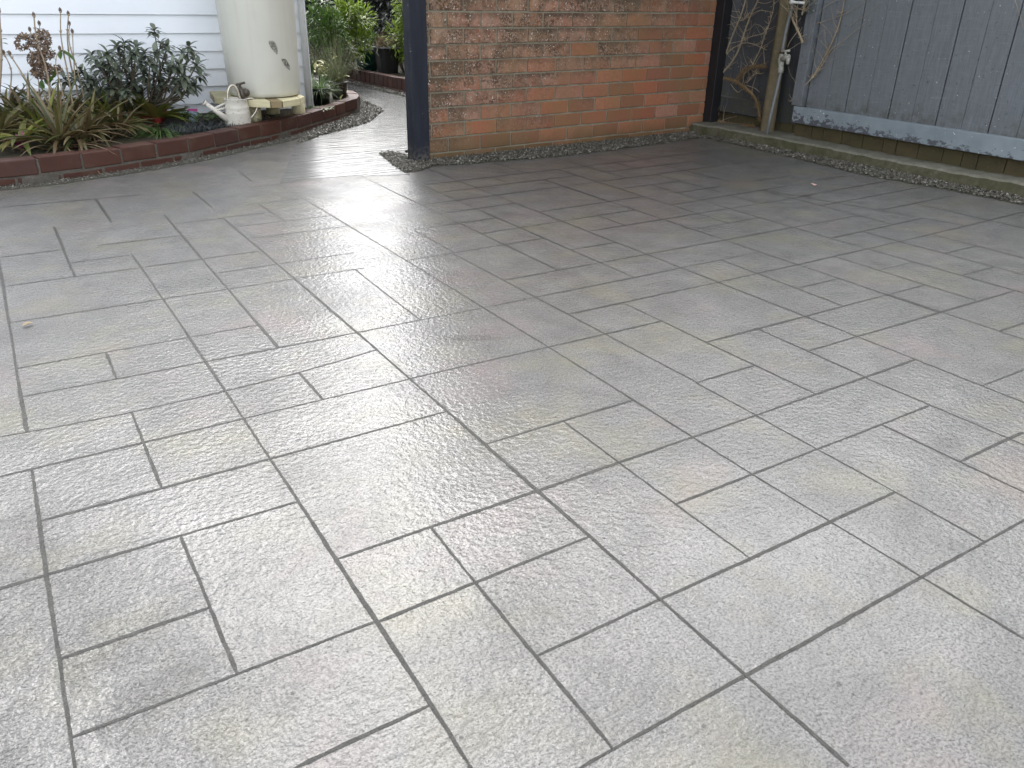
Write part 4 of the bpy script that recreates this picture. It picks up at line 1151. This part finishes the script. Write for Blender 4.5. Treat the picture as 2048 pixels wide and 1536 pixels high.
# white pebbles in the bed
for i, (x, y, r, w) in enumerate(((32, 231, .022, 'white pebble by the leftmost bromeliad'), (94, 249, .018, 'white pebble between the bromeliads'), )):
    p = gz(x, y, SZ + .1); p = gz(x, y, SZ + .06); b = MB(); b.ico(tuple(p), r, 0, 10, 6)
    tag(b.build('pebble', simple('white_stone', (.7, .7, .66), .5, .1), None, 0, tuple(p)), w, 'pebble')

# ------------------------------------------------------------------ far garden
def mass(mb, c, rx, ry, rz, n, L, W, cl=9, up=.3, seg=2):
    cs = []
    for _ in range(cl):
        while True:
            x, y, z = U(-1, 1), U(-1, 1), U(-1, 1)
            if x * x + y * y + z * z < 1: break
        cs.append(Vector((c[0] + x * rx * .75, c[1] + y * ry * .75, c[2] + z * rz * .75)))
    for _ in range(n):
        k = random.choice(cs); d = Vector((random.gauss(0, 1), random.gauss(0, 1), random.gauss(0, 1))); d.normalize()
        q = k + Vector((d.x * rx, d.y * ry, d.z * rz)) * .36 * U(.5, 1.1)
        mb.leaf(q, (d.x, d.y - .2, d.z + up), L * U(.6, 1.2), W * U(.7, 1.2), U(.2, .8), seg=seg)
def bush(name, label, px, py, Y, rx, ry, rz, n, L, W, mat, cat='shrub', cl=9, zb=.05):
    c = gy(px, py, Y); t = thing(name, (c.x, c.y, zb), label, cat)
    b = MB(); mass(b, c, rx, ry, rz, n, L, W, cl); b.build('foliage', mat, t)
    s = MB()
    for _ in range(7):
        q = c + Vector((U(-.7, .7) * rx, U(-.5, .5) * ry, U(-.6, .6) * rz)); s.tube([Vector((c.x + U(-.05, .05), c.y, zb)), Vector((c.x, c.y, zb)).lerp(q, .5) + Vector((U(-.05, .05), 0, 0)), q], [.01, .008, .004], 6)
    s.build('stems', M_BARK, t); return t
bush('leafy_shrub', 'bright yellow green shrub beyond the potted grasses', 690, 62, 9.6, .34, .34, .42, 1900, .075, .026, L_BRIGHT, cl=14)
bush('leafy_shrub', 'mid green shrub close behind the downpipe', 640, 70, 9.2, .32, .3, .5, 1500, .085, .024, L_GREEN, cl=12)
bush('leafy_shrub', 'yellow green shrub next to the navy post above the black trough', 812, 35, 9.4, .34, .3, .55, 1700, .075, .026, L_BRIGHT, cl=12)
bush('leafy_shrub', 'dark green shrub standing tallest behind the white downpipe', 622, -20, 10.2, .4, .4, .5, 1500, .09, .03, L_IVY, cl=10)
bush('leafy_shrub', 'small fresh green plant above the green pot', 745, 88, 9.9, .17, .15, .12, 260, .07, .02, L_GREEN, 'plant', cl=5)
bush('leafy_shrub', 'low grey green bush behind the spray of tall grass', 665, 118, 8.9, .32, .25, .24, 900, .06, .015, L_SPRAY, cl=9)
# ivy-covered boundary fence
iv = thing('ivy_fence', (5.2, 10, 0), 'boundary fence smothered in dark glossy ivy at the back of the garden', 'hedge')
b = MB(); b.bx((5.19, 5.7, 0), (5.25, 16.0, 1.9)); b.bx((1.2, 15.6, 0), (5.19, 15.66, 2.1)); b.build('fence_boards', M_BLACK, iv)
b = MB()
for _ in range(19000):
    y = U(7.5, 15.6); z = U(.12, 2.05) ; x = 5.14 - abs(random.gauss(0, .08)) - .05 * math.sin(y * 5) * math.sin(z * 6) 
    b.leaf((x, y, z), (U(-1, -.1), U(-.9, .7), U(-1, .5)), U(.05, .085), U(.04, .06), .5, seg=2, fold=.25, twist=U(-.8, .8))
for _ in range(8000):
    x = U(1.5, 5.15); z = U(.05, 2.25); y = 15.55 - abs(random.gauss(0, .10))
    b.leaf((x, y, z), (U(-.9, .7), U(-1, -.1), U(-1, .5)), U(.06, .1), U(.05, .07), .5, seg=2, fold=.25)
b.build('ivy', L_IVY, iv)
q, _ = pot('plant_pot', 735, 141, .11, .155, .235, M_POTGREEN, 'dark green round pot standing in the far bed', .125, True, M_RIM)
# black trough
tc = gz(784, 147, .125); tr = thing('planter', tuple(tc), 'black tapered planter with curled grey rim beside the green pot', 'planter')
b = MB(); hh = .26
def ring(sx, sy, z, n=24):
    o = []
    for j in range(n):
        a = 2 * math.pi * j / n; c, s = math.cos(a), math.sin(a); e = .45
        o.append((tc.x + sx * math.copysign(abs(c) ** e, c), tc.y + .12 + sy * math.copysign(abs(s) ** e, s), .125 + z))
    return o
rs = [ring(.105, .10, 0), ring(.13, .12, hh), ring(.143, .133, hh), ring(.143, .133, hh + .02), ring(.12, .11, hh + .02), ring(.115, .105, hh - .03)]
vs = sum(rs, []); n = 24; fs = [(i * n + j, i * n + (j + 1) % n, (i + 1) * n + (j + 1) % n, (i + 1) * n + j) for i in range(5) for j in range(n)]
b.add(vs, fs + [tuple(range(n))[::-1], tuple(range(5 * n, 6 * n))], 0, False); b.build('pot', M_POTBLACK, tr, .004)
b = MB(); b.tube([(p[0], p[1], p[2]) for p in ring(.146, .136, hh + .02)] + [ring(.146, .136, hh + .02)[0]], .008, 6)
b.tube([(tc.x - .146, tc.y + .05, .125 + hh + .015), (tc.x - .168, tc.y + .03, .125 + hh - .03), (tc.x - .148, tc.y + .02, .125 + hh - .07)], .008, 6); b.build('rim', M_RIM, tr)
def dryplant(p):
    b = MB()
    for _ in range(420):
        a = U(0, 6.28); e = U(.2, 1.4); q = p + Vector((U(-.13, .13), U(-.1, .1), U(0, .12))); b.leaf(q, (math.cos(a) * math.cos(e), math.sin(a) * math.cos(e), math.sin(e)), U(.05, .18), .006, U(.2, 1.2), seg=3, shape=2)
    return [('stems', b, L_DRY)]
mk('dry_plant', 'brown dried plant filling the black planter', tc + Vector((0, .12, hh - .02)), dryplant, 'plant')
def sparse(p):
    b = MB()
    for _ in range(70): b.leaf(p + Vector((U(-.1, .1), U(-.1, .1), 0)), (U(-1, 1), U(-1, 1), U(.2, 1)), U(.04, .09), .012, .6, seg=3)
    return [('leaves', b, L_GREEN)]
mk('seedling', 'few small green seedlings in the round green pot', q - Vector((0, 0, .015)), sparse, 'plant')

# kinds that repeat carry a group
GROUPS = {'bromeliad': 'bromeliads in the bed below the house', 'plant pot': 'plastic plant pots', 'vine': 'bare vines on the fence', 'post': 'timber posts round the carport',
          'garden edging': 'brick garden edgings', 'pebble': 'white pebbles in the bed', 'fence': 'board fence sections', 'grass': 'grass clumps in bed and pots', 'leaf': 'fallen leaves'}
for o in sc.objects:
    if o.parent is None and o.get('category') in GROUPS: o['group'] = GROUPS[o['category']]
    if o.parent is None and o.name.startswith('leafy_shrub') and o.get('category') == 'shrub': o['group'] = 'leafy shrubs in the far garden'
    if o.parent is None and o.name.startswith('cyclamen'): o['group'] = 'low round leaved plants by the plant tag'
